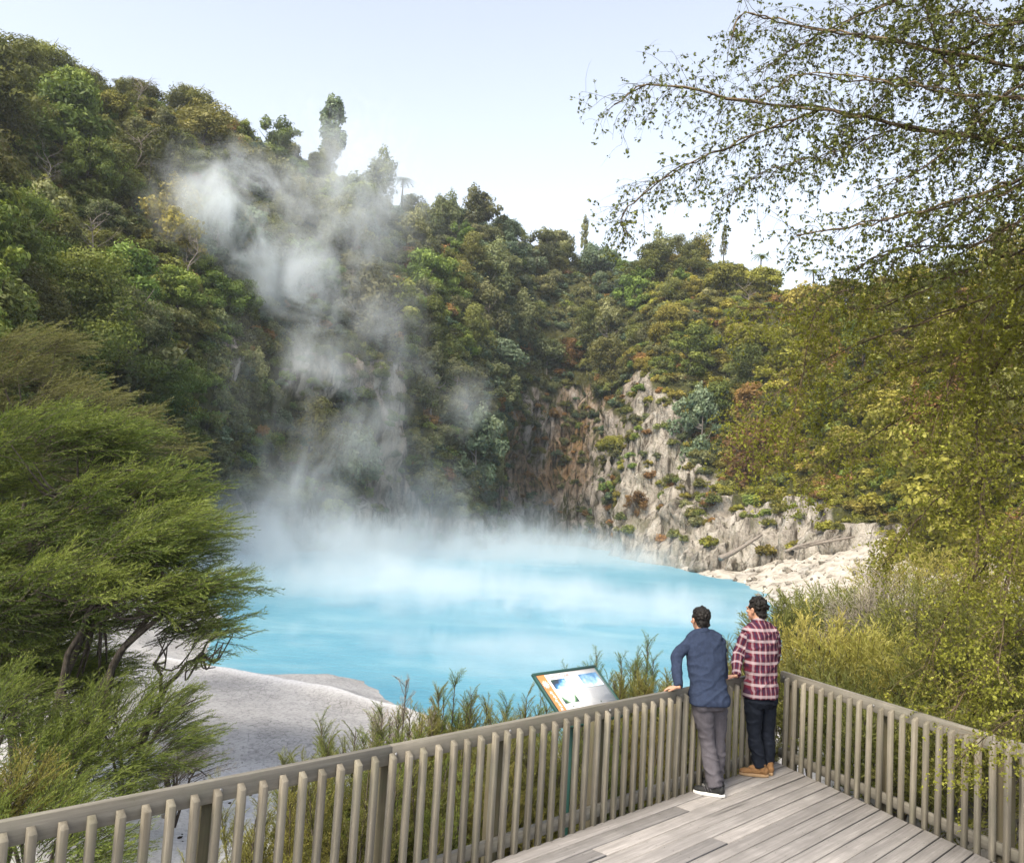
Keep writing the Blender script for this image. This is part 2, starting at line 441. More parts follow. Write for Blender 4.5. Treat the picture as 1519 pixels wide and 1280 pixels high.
def ground_material():
    t = NT('sinter'); P = t.pos()
    med = t.noise(P, .5, 5, .6); fine = t.noise(P, 14, 6, .72); fin2 = t.noise(P, 3.2, 6, .7, .6)
    sint = t.ramp(fin2, [(.25, (.235, .232, .232)), (.48, (.385, .382, .386)), (.72, (.52, .516, .52))])
    mud = t.mix(t.ramp(t.noise(P, 30, 3, .8), [(.45, 0), (.7, 1)]), (.31, .308, .312), (.17, .168, .17))
    shelf = t.attr('shelf')
    sp = t.ramp(fine, [(.34, .55), (.50, 1)])
    c = t.mix(shelf, sint, t.mix(t.ramp(med, [(.45, .0), (.65, .8)]), t.mix(.5, sint, (.41, .406, .41)), mud))
    cr = t.ramp(t.voro(t.mapping(P, (1, 1, 1)), 4.2, 'DISTANCE_TO_EDGE'), [(0, .62), (.05, 1)])
    cr = t.mix(t.math('MULTIPLY', shelf, t.ramp(med, [(.4, .2), (.6, 1)])), (1, 1, 1), cr)
    c = t.mix(1.0, c, sp, 'MULTIPLY'); c = t.mix(1.0, c, cr, 'MULTIPLY')
    crs = t.attr('crest'); c = t.mix(t.math('MULTIPLY', crs, .85), c, t.ramp(fine, [(.3, (.46, .46, .48)), (.6, (.72, .72, .74))]))
    scr = t.attr('scree'); c = t.mix(scr, c, t.ramp(t.noise(P, 1.3, 7, .72), [(.32, (.14, .12, .10)), (.45, (.34, .31, .27)), (.62, (.50, .475, .43))]))
    soil = t.ramp(fin2, [(.3, (.02, .017, .009)), (.6, (.06, .05, .022)), (.8, (.11, .10, .04))])
    c = t.mix(t.attr('sinter'), soil, c)
    t.bsdf(c, .85, .25, t.bump(t.math('ADD', fine, fin2), .6, .05))
    return t.m
def water_material():
    t = NT('turquoise_water'); P = t.pos()
    n = t.noise(t.mapping(P, (.7, 1.1, 1)), .22, 6, .62, .3)
    c = t.ramp(n, [(.28, (.068, .245, .362)), (.5, (.105, .295, .405)), (.70, (.19, .37, .46))])
    w1 = t.noise(t.mapping(P, (.8, 2.2, 1), (0, 0, .25)), 1.6, 4, .6); w2 = t.noise(t.mapping(P, (1, 2.0, 1), (0, 0, -.15)), 4.5, 4, .65)
    h = t.math('ADD', w1, t.math('MULTIPLY', w2, .4))
    t.bsdf(c, .34, .32, t.bump(h, .5, .16))
    return t.m
M_WALL = wall_material(); M_GROUND = ground_material(); M_WATER = water_material()

def set_attr(me, name, arr):
    a = me.attributes.new(name, 'FLOAT', 'POINT'); a.data.foreach_set('value', np.asarray(arr, np.float32).ravel())
UG, VG = np.meshgrid(U_, VV, indexing='ij')
mb = MB(); mb.add(WALL.reshape(-1, 3), wall_faces(NU, NV)); wall = mb.build('crater_wall', M_WALL, smooth=False)
pale = np.clip(sstep(12.0, 12.6, UG) + sstep(5.2, 5.6, UG) * (1 - sstep(8.9, 9.2, UG)) * .9, 0, 1)
warm = np.clip(sstep(9.2, 9.8, UG) * (1 - sstep(12, 12.6, UG)) * .9 + .75 * sstep(8.3, 8.8, UG) * (1 - sstep(9.8, 10, UG)) + .35 * (1 - sstep(8.4, 9, UG)), 0, 1) * sstep(.35, .8, VG)
set_attr(wall.data, 'rock', rk); set_attr(wall.data, 'pale', pale); set_attr(wall.data, 'warm', warm)
tag(wall, 'steep crater wall of pale rock, orange moss and dark soil behind the turquoise lake', 'cliff', kind='structure')
gi = np.arange((len(gx) - 1))[:, None] * len(gy) + np.arange(len(gy) - 1)[None, :]; gi = gi.ravel()
mb = MB(); mb.add(np.stack([GX, GY, GZ], 2).reshape(-1, 3), np.stack([gi, gi + len(gy), gi + len(gy) + 1, gi + 1], 1))
ground = mb.build('ground', M_GROUND, smooth=True)
shelf = sstep(15.2, 16.2, GY + .12 * GX) * (1 - sstep(28, 32, GY)) * (1 - sstep(2, 5, GX)) * sstep(0, .4, SD)
set_attr(ground.data, 'sinter', GSINT); set_attr(ground.data, 'shelf', shelf)
set_attr(ground.data, 'crest', np.clip(1.0 * np.exp(-(crest_d(GX, GY) / .23) ** 2) + .7 * np.exp(-(SD / .16) ** 2) * sstep(0, 40, 40 - GX) + .75 * (1 - sstep(15.0, 15.9, GY + .12 * GX + .25 * nz * 10)) * sstep(-11, -8, GX) * sstep(3, 8, GY), 0, 1))
tag(ground, 'pale grey cracked sinter ground running from the lake shore to the platform', 'ground', kind='structure')
set_attr(ground.data, 'scree', sstep(16, 19, GX) * sstep(48, 56, GY))
cen = LK.mean(0)
ring = cen + (LK - cen) * 1.12
ring = catmull(np.concatenate([ring, ring[:1]]), 160)[:-1]
V = np.concatenate([[[cen[0], cen[1], WZ]], np.column_stack([ring, np.full(len(ring), WZ)])])
k = np.arange(len(ring)); F = np.stack([np.zeros(len(ring), int), 1 + k, 1 + (k + 1) % len(ring)], 1)
mb = MB(); mb.add(V, F); water = mb.build('lake_water', M_WATER)
tag(water, 'milky turquoise water of the steaming crater lake', 'lake', kind='structure')

# ---- where a line of sight first meets the wall or the ground
_AV = np.concatenate([WALL[::2, ::1].reshape(-1, 3), np.stack([GX, GY, GZ], 2).reshape(-1, 3)]); _AV = _AV[_AV[:, 1] > 6]
_d = _AV - np.array(CAM_POS[:]); _dz = _d @ np.array(CAM_FWD[:]); _PX = CX + F_PX * (_d @ np.array(CAM_RT[:])) / _dz; _PY = CY - F_PX * (_d @ np.array(CAM_UP[:])) / _dz
def foot(px, py, D):
    m = (np.abs(_PX - px) < 16) & (np.abs(_PY - py) < 12)
    if not m.any(): return at(px, py, D), 1.0
    y = np.percentile(_AV[m][:, 1], 15); p = at(px, py, y)
    return p, float(y) / D
# ---- loose rubble on the far shore
def rubble():
    rs = np.random.RandomState(33); bm = bmesh.new(); bmesh.ops.create_icosphere(bm, subdivisions=1, radius=1); sv, sf = bm_arrays(bm); mb = MB(); n = 0
    while n < 1250:
        near = n > 900
        x, y = (rs.uniform(-9, 0), rs.uniform(9, 16.2)) if near else (rs.uniform(13, 36), rs.uniform(52, 100))
        s_ = float(lake_sd(np.array([x]), np.array([y]))[0])
        if s_ < -.2: continue
        z = gz_at(x, y); r = (.015 + .05 * rs.rand() ** 4) if near else (.07 + .32 * rs.rand() ** 6); v = sv * (1 + rs.normal(0, .22, (len(sv), 1))) * np.array([1, rs.uniform(.6, 1), rs.uniform(.4, .8)]) * r
        mb.add(v @ rotz0(rs.uniform(0, 6.28)).T + np.array([x, y, z + r * .15]), sf); n += 1
    o = mb.build('rubble', M_WALL); k = len(o.data.vertices); set_attr(o.data, 'rock', np.ones(k)); set_attr(o.data, 'pale', np.ones(k)); set_attr(o.data, 'warm', np.zeros(k))
    tag(o, 'pale broken stones strewn over the white slope and the sinter ground', 'rubble', kind='stuff')
def rotz0(a): return np.array([[math.cos(a), -math.sin(a), 0], [math.sin(a), math.cos(a), 0], [0, 0, 1]])
rubble()
# ---------------------------------------------------------------- trees of the crater walls
L_GREY = leaf_mat('greygreen_leaf', (.020, .024, .010), (.070, .076, .032), (.15, .155, .075))
L_OLIVE = leaf_mat('olive_leaf', (.018, .020, .006), (.062, .068, .018), (.132, .135, .042))
L_GREEN = leaf_mat('bright_green_leaf', (.016, .025, .006), (.068, .092, .018), (.16, .185, .045))
L_GOLD = leaf_mat('golden_leaf', (.032, .03, .006), (.112, .104, .018), (.21, .19, .042), hue=.02)
L_RUST = leaf_mat('rusty_leaf', (.035, .019, .007), (.105, .060, .020), (.19, .115, .045), hue=.008)
L_BLUE = leaf_mat('bluegreen_leaf', (.016, .026, .016), (.05, .072, .042), (.115, .14, .09))
BARK_D = bark_mat('dark_bark', (.03, .024, .018), (.10, .085, .07))
BARK_P = bark_mat('pale_bark', (.12, .10, .085), (.30, .27, .24))

def leaf_quads(C, Nrm, size, rs, aspect=.6, jit=.9):
    """diamond leaves at points C facing roughly Nrm"""
    n = len(C)
    nn = Nrm + rs.normal(0, jit, (n, 3)) * .6; nn /= np.linalg.norm(nn, axis=1, keepdims=True) + 1e-9
    r = rs.normal(size=(n, 3)); a = np.cross(nn, r); a /= np.linalg.norm(a, axis=1, keepdims=True) + 1e-9
    b = np.cross(nn, a)
    s = (size * rs.uniform(.6, 1.4, n))[:, None]
    V = np.stack([C - a * s, C + b * s * aspect + nn * s * .15, C + a * s, C - b * s * aspect + nn * s * .15], 1).reshape(-1, 3)
    return V, np.arange(4 * n).reshape(n, 4)
def crown_lobes(rs, kind, R, H):
    """list of (centre, radii) of foliage clumps; crown base at z=0 .. H"""
    L = []
    if kind == 'round':
        for i in range(34):
            d = rs.normal(size=3); d /= np.linalg.norm(d); d[2] = abs(d[2]) * 1.0 - .25
            c = np.array([0, 0, H * .45]) + d * np.array([R * .78, R * .78, H * .48]) * rs.uniform(.75, 1.08)
            r = R * rs.uniform(.20, .36); L.append((c, (r, r, r * .8)))
        L.append((np.array([0, 0, H * .45]), (R * .6, R * .6, H * .38)))
    elif kind == 'layered':
        for i in range(38):
            z = rs.uniform(.12, 1) ; rr = R * (1.05 - .75 * z ** 2) * math.sqrt(rs.uniform(.1, 1)); a = rs.uniform(0, 6.283)
            r = R * rs.uniform(.26, .42); L.append((np.array([rr * math.cos(a), rr * math.sin(a), H * z + rs.normal(0, .2)]), (r, r * rs.uniform(.7, 1), r * rs.uniform(.42, .75))))
    elif kind == 'column':
        for i in range(40):
            z = rs.uniform(.03, 1); rr = R * (.95 - .55 * z ** 3) * rs.uniform(.3, 1); a = rs.uniform(0, 6.283)
            r = R * rs.uniform(.28, .45); L.append((np.array([rr * math.cos(a), rr * math.sin(a), H * z]), (r * .75, r * .75, r * 1.35)))
    elif kind == 'irregular':
        ax = rs.normal(0, .25, 2)
        for i in range(34):
            z = rs.uniform(.0, 1.12); rr = R * (1.1 - .7 * abs(z - .35)) * rs.uniform(.0, 1.05); a = rs.uniform(0, 6.283); r = R * rs.uniform(.14, .40)
            L.append((np.array([rr * math.cos(a) + ax[0] * z * R, rr * math.sin(a) + ax[1] * z * R, H * z]), (r * rs.uniform(.7, 1.2), r * rs.uniform(.7, 1.2), r * rs.uniform(.5, 1.3))))
    elif kind == 'shrub':
        for i in range(14):
            a = rs.uniform(0, 6.283); rr = R * math.sqrt(rs.uniform(0, .8)); z = H * rs.uniform(.15, .85) * (1 - .5 * (rr / R) ** 2)
            r = R * rs.uniform(.28, .5); L.append((np.array([rr * math.cos(a), rr * math.sin(a), z]), (r, r, r * .7)))
    return L
def leafy(mb, lobes, total, leaf, rs, aspect=.6, flat=False):
    w = np.array([r[0] * r[2] + r[0] * r[1] for _, r in lobes]); w /= w.sum()
    for (c, r), wi in zip(lobes, w):
        n = max(12, int(total * wi))
        d = rs.normal(size=(n, 3)); d /= np.linalg.norm(d, axis=1, keepdims=True)
        rad_ = rs.uniform(.45, 1.08, n) ** .6
        lump = 1 + .22 * np.sin(d[:, 0] * 7 + c[0] * 5) * np.sin(d[:, 1] * 6 + c[1] * 3) + .18 * np.sin(d[:, 2] * 9 + c[2])
        P = c + d * np.array(r) * (rad_ * lump)[:, None]
        Nn_ = d / np.array(r); Nn_ /= np.linalg.norm(Nn_, axis=1, keepdims=True); Nn_[:, 2] += .35
        V, F = leaf_quads(P, Nn_, leaf, rs, aspect)
        clump = rs.uniform(-.30, .30)
        v = np.clip(.46 + clump + rs.normal(0, .09, n) + .12 * d[:, 2], 0, 1)
        mb.add(V, F, np.repeat(v, 4))
def trunk_mesh(mb, rs, H, R, r0=.16, lean=.06, nl=6, top=.75):
    dx, dy = rs.uniform(-lean, lean, 2) * H
    zs = np.linspace(-1.5, H * top, 7); f = np.clip(zs / (H * top), 0, 1)
    P = np.column_stack([dx * f ** 1.5 + rs.normal(0, .04, 7), dy * f ** 1.5 + rs.normal(0, .04, 7), zs])
    mb.add(*tube(P, r0 * (1 - .75 * f), 7))
    for i in range(nl):
        k = rs.uniform(.35, .95); b = np.array([np.interp(k * H * top, zs, P[:, q]) for q in range(3)]); a = rs.uniform(0, 6.283)
        e = b + np.array([math.cos(a) * R * .7, math.sin(a) * R * .7, H * rs.uniform(.1, .3)])
        m = (b + e) / 2 + np.array([0, 0, -.12 * H * rs.uniform(0, 1)])
        mb.add(*tube(catmull([b, m, e], 6), np.linspace(r0 * .45, r0 * .08, 6), 5))
def make_tree(kind, seed, R, H, clear, lmat, bark, leaf, nleaf, aspect=.6, r0=.14):
    """returns (crown mesh, trunk mesh): origin at the foot of the trunk"""
    rs = np.random.RandomState(seed)
    lob = [(c + np.array([0, 0, clear]), r) for c, r in crown_lobes(rs, kind, R, H)]
    mb = MB(); leafy(mb, lob, nleaf, leaf, rs, aspect); cm = mb.mesh('crown'); cm.materials.append(lmat)
    tb = MB(); trunk_mesh(tb, rs, clear + H, R, r0); tm = tb.mesh('trunk'); tm.materials.append(bark)
    return cm, tm
def plant_tree(name, meshes, loc, scale, rz, label, cat, group):
    root = empty(name, loc, rz); root.scale = scale if hasattr(scale, '__len__') else (scale,) * 3
    for nm, me in zip(('crown', 'trunk'), meshes):
        o = bpy.data.objects.new(nm, me); COL.objects.link(o); o.parent = root
    tag(root, label, cat, group)
    return root

PROTO = {}
def proto(key, *a, **k): PROTO.setdefault(key, []).append(make_tree(*a, **k))
for s, (ka, kb, kc) in enumerate((('round', 'layered', 'irregular'), ('irregular', 'irregular', 'round'), ('irregular', 'layered', 'column')), 1):
    proto('grey', ka, 10 + s, 2.6, 4.2, .6, L_GREY, BARK_P, .155, 6500)
    proto('blue', ka, 20 + s, 2.5, 4.2, .4, L_BLUE, BARK_P, .15, 6500)
    proto('olive', kb, 30 + s, 2.9, 4.6, .9, L_OLIVE, BARK_D, .17, 6500, aspect=.35)
    proto('green', kb, 40 + s, 2.7, 4.4, .7, L_GREEN, BARK_D, .17, 6500, aspect=.4)
    proto('gold', 'round' if kc == 'column' else kc, 50 + s, 2.6, 4.4, .7, L_GOLD, BARK_D, .15, 6500)
    proto('rust', kb, 60 + s, 2.6, 4.2, .6, L_RUST, BARK_D, .16, 6000, aspect=.4)
# undergrowth clumps (instanced through one stuff object)
UNDER = []
for i, (lm, kd) in enumerate(((L_GREY, 'shrub'), (L_OLIVE, 'shrub'), (L_GREEN, 'shrub'), (L_RUST, 'shrub'), (L_BLUE, 'shrub'), (L_GOLD, 'shrub'))):
    rs = np.random.RandomState(100 + i); mb = MB(); leafy(mb, crown_lobes(rs, kd, 1.0, 1.2), 1500, .105, rs, .5)
    me = mb.mesh('undergrowth_clump'); me.materials.append(lm)
    UNDER.append(bpy.data.objects.new('undergrowth_clump', me))

def wall_at(u, v):
    i = u / (len(ST) - 1) * (NU - 1); i0 = int(min(i, NU - 2)); fi = i - i0
    j0 = int(np.clip(np.searchsorted(VV, v) - 1, 0, NV - 2)); fj = (v - VV[j0]) / (VV[j0 + 1] - VV[j0])
    p = (WALL[i0, j0] * (1 - fi) + WALL[i0 + 1, j0] * fi) * (1 - fj) + (WALL[i0, j0 + 1] * (1 - fi) + WALL[i0 + 1, j0 + 1] * fi) * fj
    r = rk[i0, j0]
    return p, r
# ---- species by place on the wall
def species(u, v, r):
    x = r.rand()
    if u < 5.0:      pr = [('olive', .40), ('green', .38), ('grey', .12), ('gold', .07), ('rust', .015)]
    elif u < 8.8:    pr = [('green', .28), ('olive', .22), ('grey', .30), ('blue', .16), ('rust', .04)]
    elif u < 12.2:   pr = [('grey', .48), ('blue', .28), ('olive', .16), ('green', .06), ('rust', .02)]
    elif u < 14.4:   pr = [('grey', .20), ('gold', .42), ('olive', .20), ('green', .12), ('rust', .06)]
    else:            pr = [('gold', .56), ('green', .18), ('rust', .10), ('olive', .16)]
    for k, p in pr:
        x -= p
        if x < 0: return k
    return pr[0][0]
ZONE = [(0, 3.2, 'left crater slope nearest the platform'), (3.2, 5.3, 'left crater slope below the high ridge'), (5.3, 8.6, 'steaming part of the crater wall'),
        (8.6, 12.2, 'shadowed back wall of the crater'), (12.2, 14.6, 'crater slope above the pale buttress'), (14.6, 21, 'sunlit right crater slope')]
SPN = {'grey': ('broadleaf_tree', 'grey green broadleaf tree'), 'blue': ('blue_green_tree', 'dark blue green bushy tree'), 'olive': ('feathery_tree', 'olive brown feathery tree'),
       'green': ('green_leafy_tree', 'fresh green leafy tree'), 'gold': ('golden_tree', 'golden yellow green tree'), 'rust': ('rusty_tree', 'rust brown leafy tree')}
def plant_on_wall(u, v, sc, key=None, sink=.5, label=None, r=np.random.RandomState(3)):
    p, rr = wall_at(u, v)
    key = key or species(u, v, r)
    z = [zn for a, b, zn in ZONE if a <= u < b][0]
    nm, lb = SPN[key]
    return plant_tree(nm, PROTO[key][r.randint(3)], (p[0], p[1], p[2] - sink), (sc * r.uniform(.85, 1.15), sc * r.uniform(.85, 1.15), sc * r.uniform(.85, 1.2)), r.uniform(0, 6.28),
                      label or lb + ' on the ' + z, 'tree', lb + 's on the ' + z)
rs = np.random.RandomState(21)
placed = []
grid_u = U_; area = np.linalg.norm(np.cross(np.gradient(WALL, axis=0), np.gradient(WALL, axis=1)), axis=2)
dist2 = WALL[:, :, 0] ** 2 + WALL[:, :, 1] ** 2 + 1
Wt = area / dist2 ** .85
Wt[:, VV > 4.15] = 0; Wt[:, VV < .35] = 0
Wt *= np.clip(1.1 - 1.25 * np.clip(rk, 0, 1), 0.0, 1)
Wt[:, VV < 2] *= .5
pxw = WALL[:, :, 0] / np.maximum(WALL[:, :, 1], 1)
Wt[(pxw < -.80) | (pxw > .85) | (WALL[:, :, 1] < 14)] = 0
cdf = np.cumsum(Wt.ravel()) / Wt.sum()
tries = 0
while len(placed) < 330 and tries < 20000:
    tries += 1
    k = np.searchsorted(cdf, rs.rand()); i, j = divmod(min(k, NU * NV - 1), NV)
    p = WALL[i, j]; D = math.hypot(p[0], p[1])
    sc = (.62 + .38 * min(1, D / 95)) * (.55 + .9 * rs.rand() ** 1.3) * (.62 if VV[j] < 1.7 else 1) * (.55 if (VV[j] > 3.6 and U_[i] < 4.7) else 1)
    R = 2.6 * sc
    if any((p[0] - q[0]) ** 2 + (p[1] - q[1]) ** 2 + (p[2] - q[2]) ** 2 < (.62 * (R + q[3])) ** 2 for q in placed): continue
    placed.append((p[0], p[1], p[2], R)); plant_on_wall(U_[i], VV[j], sc, r=rs, sink=.5 * sc)
print('wall trees', len(placed))
# ---- undergrowth: one stuff object, points with instanced clumps
def undergrowth(name, pts, label):
    """pts: rows x y z scale rz kind"""
    pts = np.array(pts); me = bpy.data.meshes.new(name); me.vertices.add(len(pts)); me.vertices.foreach_set('co', pts[:, :3].astype(np.float32).ravel())
    for nm, ty, col_ in (('sc', 'FLOAT', 3), ('rz', 'FLOAT', 4), ('kd', 'INT', 5)):
        a = me.attributes.new(nm, ty, 'POINT'); a.data.foreach_set('value', pts[:, col_].astype(np.int32 if ty == 'INT' else np.float32))
    o = bpy.data.objects.new(name, me); COL.objects.link(o)
    g = bpy.data.node_groups.new(name, 'GeometryNodeTree')
    g.interface.new_socket('Geometry', in_out='INPUT', socket_type='NodeSocketGeometry'); g.interface.new_socket('Geometry', in_out='OUTPUT', socket_type='NodeSocketGeometry')
    gi_, go = g.nodes.new('NodeGroupInput'), g.nodes.new('NodeGroupOutput')
    ip = g.nodes.new('GeometryNodeInstanceOnPoints'); gg = g.nodes.new('GeometryNodeGeometryToInstance')
    for u in UNDER[::-1]:
        oi = g.nodes.new('GeometryNodeObjectInfo'); oi.inputs['Object'].default_value = u; oi.inputs['As Instance'].default_value = True
        g.links.new(oi.outputs['Geometry'], gg.inputs[0])
    def na(nm, ty):
        n = g.nodes.new('GeometryNodeInputNamedAttribute'); n.data_type = ty; n.inputs['Name'].default_value = nm; return n.outputs[0]
    cx = g.nodes.new('ShaderNodeCombineXYZ'); g.links.new(na('rz', 'FLOAT'), cx.inputs[2])
    ip.inputs['Pick Instance'].default_value = True
    g.links.new(gi_.outputs[0], ip.inputs['Points']); g.links.new(gg.outputs[0], ip.inputs['Instance']); g.links.new(na('kd', 'INT'), ip.inputs['Instance Index'])
    g.links.new(cx.outputs[0], ip.inputs['Rotation']); g.links.new(na('sc', 'FLOAT'), ip.inputs['Scale']); g.links.new(ip.outputs[0], go.inputs[0])
    md = o.modifiers.new('clumps', 'NODES'); md.node_group = g
    tag(o, label, 'undergrowth', kind='stuff')
    return o
KI = {'grey': 0, 'olive': 1, 'green': 2, 'rust': 3, 'blue': 4, 'gold': 5}
Wu = area / dist2 ** .62
Wu[:, VV > 4.6] = 0; Wu[:, VV < 0.02] = 0
Wu *= np.clip(1.05 - 1.45 * np.clip(rk, 0, 1), np.where(VV > .9, .48, .16)[None, :], 1)
Wu[(pxw < -.85) | (pxw > .9) | (WALL[:, :, 1] < 12)] = 0
cdf = np.cumsum(Wu.ravel()) / Wu.sum(); pts = []
for q in range(9500):
    i, j = divmod(min(np.searchsorted(cdf, rs.rand()), NU * NV - 1), NV)
    p = WALL[i, j] + rs.normal(0, .15, 3); D = math.hypot(p[0], p[1]); bare = rk[i, j] > .45
    sc = rs.uniform(.6, 1.5) * (.5 + .5 * min(1, D / 100)) * (.72 if bare else 1.05)
    k = species(U_[i], VV[j], rs)
    if 9.3 < U_[i] < 12.4 and VV[j] < 1.9 and rs.rand() < .4: k = 'rust' if rs.rand() < .45 else 'olive'
    pts.append((p[0], p[1], p[2] - .3 * sc, sc, rs.uniform(0, 6.28), KI[k]))
undergrowth('undergrowth', pts, 'dense low undergrowth covering the crater walls between the trees')

# ---- single trees one can point at along the skyline
def ridge_tree(name, me, px, py_base, D, h_px, R0, H0, label, cat='tree', wid=1.0):
    b = at(px, py_base, D); h = h_px * D / F_PX * (.86 if name == 'ridge_tree' else 1); s = h / H0
    if name == 'ridge_tree': b.z -= 1.0 * s; wid *= 1.15
    return plant_tree(name, me, (b.x, b.y, b.z), (s * wid, s * wid, s), 1.0, label, cat, None)
col_tree = make_tree('column', 71, 1.5, 6.0, .3, L_BLUE, BARK_D, .15, 6500)
ridge_tree('columnar_tree', col_tree, 490, 232, 124, 84, 1.5, 6.3, 'tall narrow dark tree standing above the steam on the skyline', wid=1.1)
slim = make_tree('column', 72, 1.0, 6.0, .5, L_GREY, BARK_D, .13, 2600)
ridge_tree('slim_conifer', slim, 866, 372, 172, 54, 1, 6.5, 'slim spire tree on the skyline over the dark back wall', wid=.85)
slim2 = make_tree('column', 73, 1.0, 5.4, .6, L_GREY, BARK_D, .12, 1500)
ridge_tree('slim_conifer', slim2, 1073, 385, 150, 50, 1, 6.0, 'slim sparse spire tree on the skyline beside the right golden slope', wid=.8)
big1 = make_tree('round', 74, 3.4, 4.0, 0.2, L_OLIVE, BARK_D, .13, 9000, aspect=.45)
for (px, py, D, hp, lb) in ((62, 105, 86, 84, 'big wind shaped tree at the top of the left ridge'), (10, 110, 84, 60, 'dark tree at the left end of the skyline ridge'),
                            (120, 130, 90, 62, 'leaning olive tree on the left ridge below the highest tree'), (205, 150, 96, 62, 'small round tree on the dip of the left ridge'),
                            (280, 165, 104, 72, 'open crowned tree on the left skyline with sky showing through'), (345, 205, 108, 56, 'bushy tree near the lower end of the left ridge'),
                            (692, 335, 150, 46, 'domed tree topping the skyline above the rocky bump')):
    ridge_tree('ridge_tree', big1, px, py, D, hp, 3.4, 5.2, lb)
def fern_tree(px, py, D, h_px, label):
    rs_ = np.random.RandomState(px); b = at(px, py, D); H = h_px * D / F_PX
    root = empty('tree_fern', b); tb = MB(); tb.add(*tube([(0, 0, -1.5), (.05, 0, H * .4), (.02, .04, H * .8)], [.14, .11, .09], 7)); tb.build('trunk', BARK_D, root)
    mb = MB()
    for i in range(16):
        a = i / 16 * 6.283 + rs_.uniform(-.15, .15); L = H * rs_.uniform(.5, .62)
        t = np.linspace(0, 1, 9); rr = L * t; zz = H * .8 + L * (.42 * t - .72 * t * t)
        A = np.column_stack([rr * math.cos(a), rr * math.sin(a), zz]); sd_ = np.array([-math.sin(a), math.cos(a), 0])
        for k in range(8):
            w0 = L * .17 * math.sin(math.pi * (.12 + .86 * t[k])) ** .7
            for s_ in (1, -1):
                p = A[k]; q = A[k + 1]; e = (p + q) / 2 + sd_ * s_ * w0 + np.array([math.cos(a), math.sin(a), 0]) * L * .06 - np.array([0, 0, w0 * .35])
                mb.add([p, p + (q - p) * .75, e], np.array([[0, 1, 2]]), rs_.uniform(.25, .7))
    mb.build('crown', L_GREEN, root)
    tag(root, label, 'tree fern')
fern_tree(596, 292, 138, 34, 'small tree fern silhouetted on the skyline right of the steam')
fern_tree(1206, 425, 130, 30, 'tree fern with flat spreading fronds on the skyline at right')
fern_tree(1128, 402, 132, 30, 'tree fern just below the right skyline between conifer and hanging branches')

# ---- bare grey trees whose pale branches show on the slopes
def bare_tree(px, py, D, H, seed, label):
    rs_ = np.random.RandomState(seed); b, k_ = foot(px, py, D); H = H * k_; mb = MB()
    P = catmull([(0, 0, -.8), (rs_.normal(0, .15), 0, H * .35), (rs_.normal(0, .4), rs_.normal(0, .3), H * .7), (rs_.normal(0, .6), rs_.normal(0, .4), H)], 10)
    tb = MB(); tb.add(*tube(P, np.linspace(.09, .02, 10), 5))
    for k in range(13):
        i = rs_.randint(3, 9); a = rs_.uniform(0, 6.28); L = H * rs_.uniform(.2, .42); d = np.array([math.cos(a) * .8, math.sin(a) * .5, rs_.uniform(.3, .9)]); e = P[i] + d * L
        mb.add(*tube(catmull([P[i], P[i] + d * L * .5 + rs_.normal(0, .08, 3), e], 6), np.linspace(.035, .010, 6), 4))
        for q in range(5):
            f = rs_.uniform(.3, 1); s0 = P[i] + d * L * f; mb.add(*tube([s0, s0 + (d + rs_.normal(0, .7, 3)) * L * .35], [.014, .006], 3))
    root = empty('bare_tree', b); tb.build('trunk', BARK_P, root); mb.build('branches', BARK_P, root); tag(root, label, 'tree')
for i, (px, py, D, H, lb) in enumerate(((105, 235, 74, 4.0, 'forked pale bare tree high on the left slope'), (200, 275, 80, 4.5, 'bare tree with two pale stems in the middle of the left slope'), (135, 410, 48, 3.2, 'spindly grey bare tree on the near left slope'),
        (185, 470, 50, 3.2, 'bleached twiggy bare tree at the right edge of the near left slope'), (280, 420, 68, 3.6, 'bare dark edged tree beside the round steam puff'), (205, 165, 94, 3.6, 'upright pale snag near the left skyline'),
        (60, 300, 56, 3.4, 'thin bare tree above the yellow green tree at the left edge'), (1105, 470, 112, 4, 'pale leaning bare tree on the golden slope'))):
    bare_tree(px, py, D, H, 400 + i, lb)

for i, (px, py, D, sc, kd, lb) in enumerate(((520, 715, 81, 1.25, 'blue', 'big dark rounded bushy tree on the cliff left of the white vent'), (706, 690, 99, 1.2, 'blue', 'dark rounded bushy tree on the rocky bump beside the steam curl'), (640, 600, 96, 1.0, 'grey', 'grey green bushy tree above the rocky bump'),
        (455, 690, 76, 1.0, 'olive', 'olive bushy tree low on the steaming cliff'), (1040, 660, 96, 1.15, 'blue', 'dark blue green bushy tree at the right shoulder of the pale buttress'), (900, 520, 134, 1.2, 'grey', 'grey green tree drooping over the top of the dark back cliff'), (640, 745, 95, .9, 'grey', 'low grey green bush at the foot of the rocky bump'))):
    b, k_ = foot(px, py, D); sc = sc * k_; plant_tree(SPN[kd][0], PROTO[kd][i % 3], (b.x, b.y, b.z - 1.6 * sc), (sc * .95, sc * .95, sc * 1.3), i * 1.1, lb, 'tree', None)
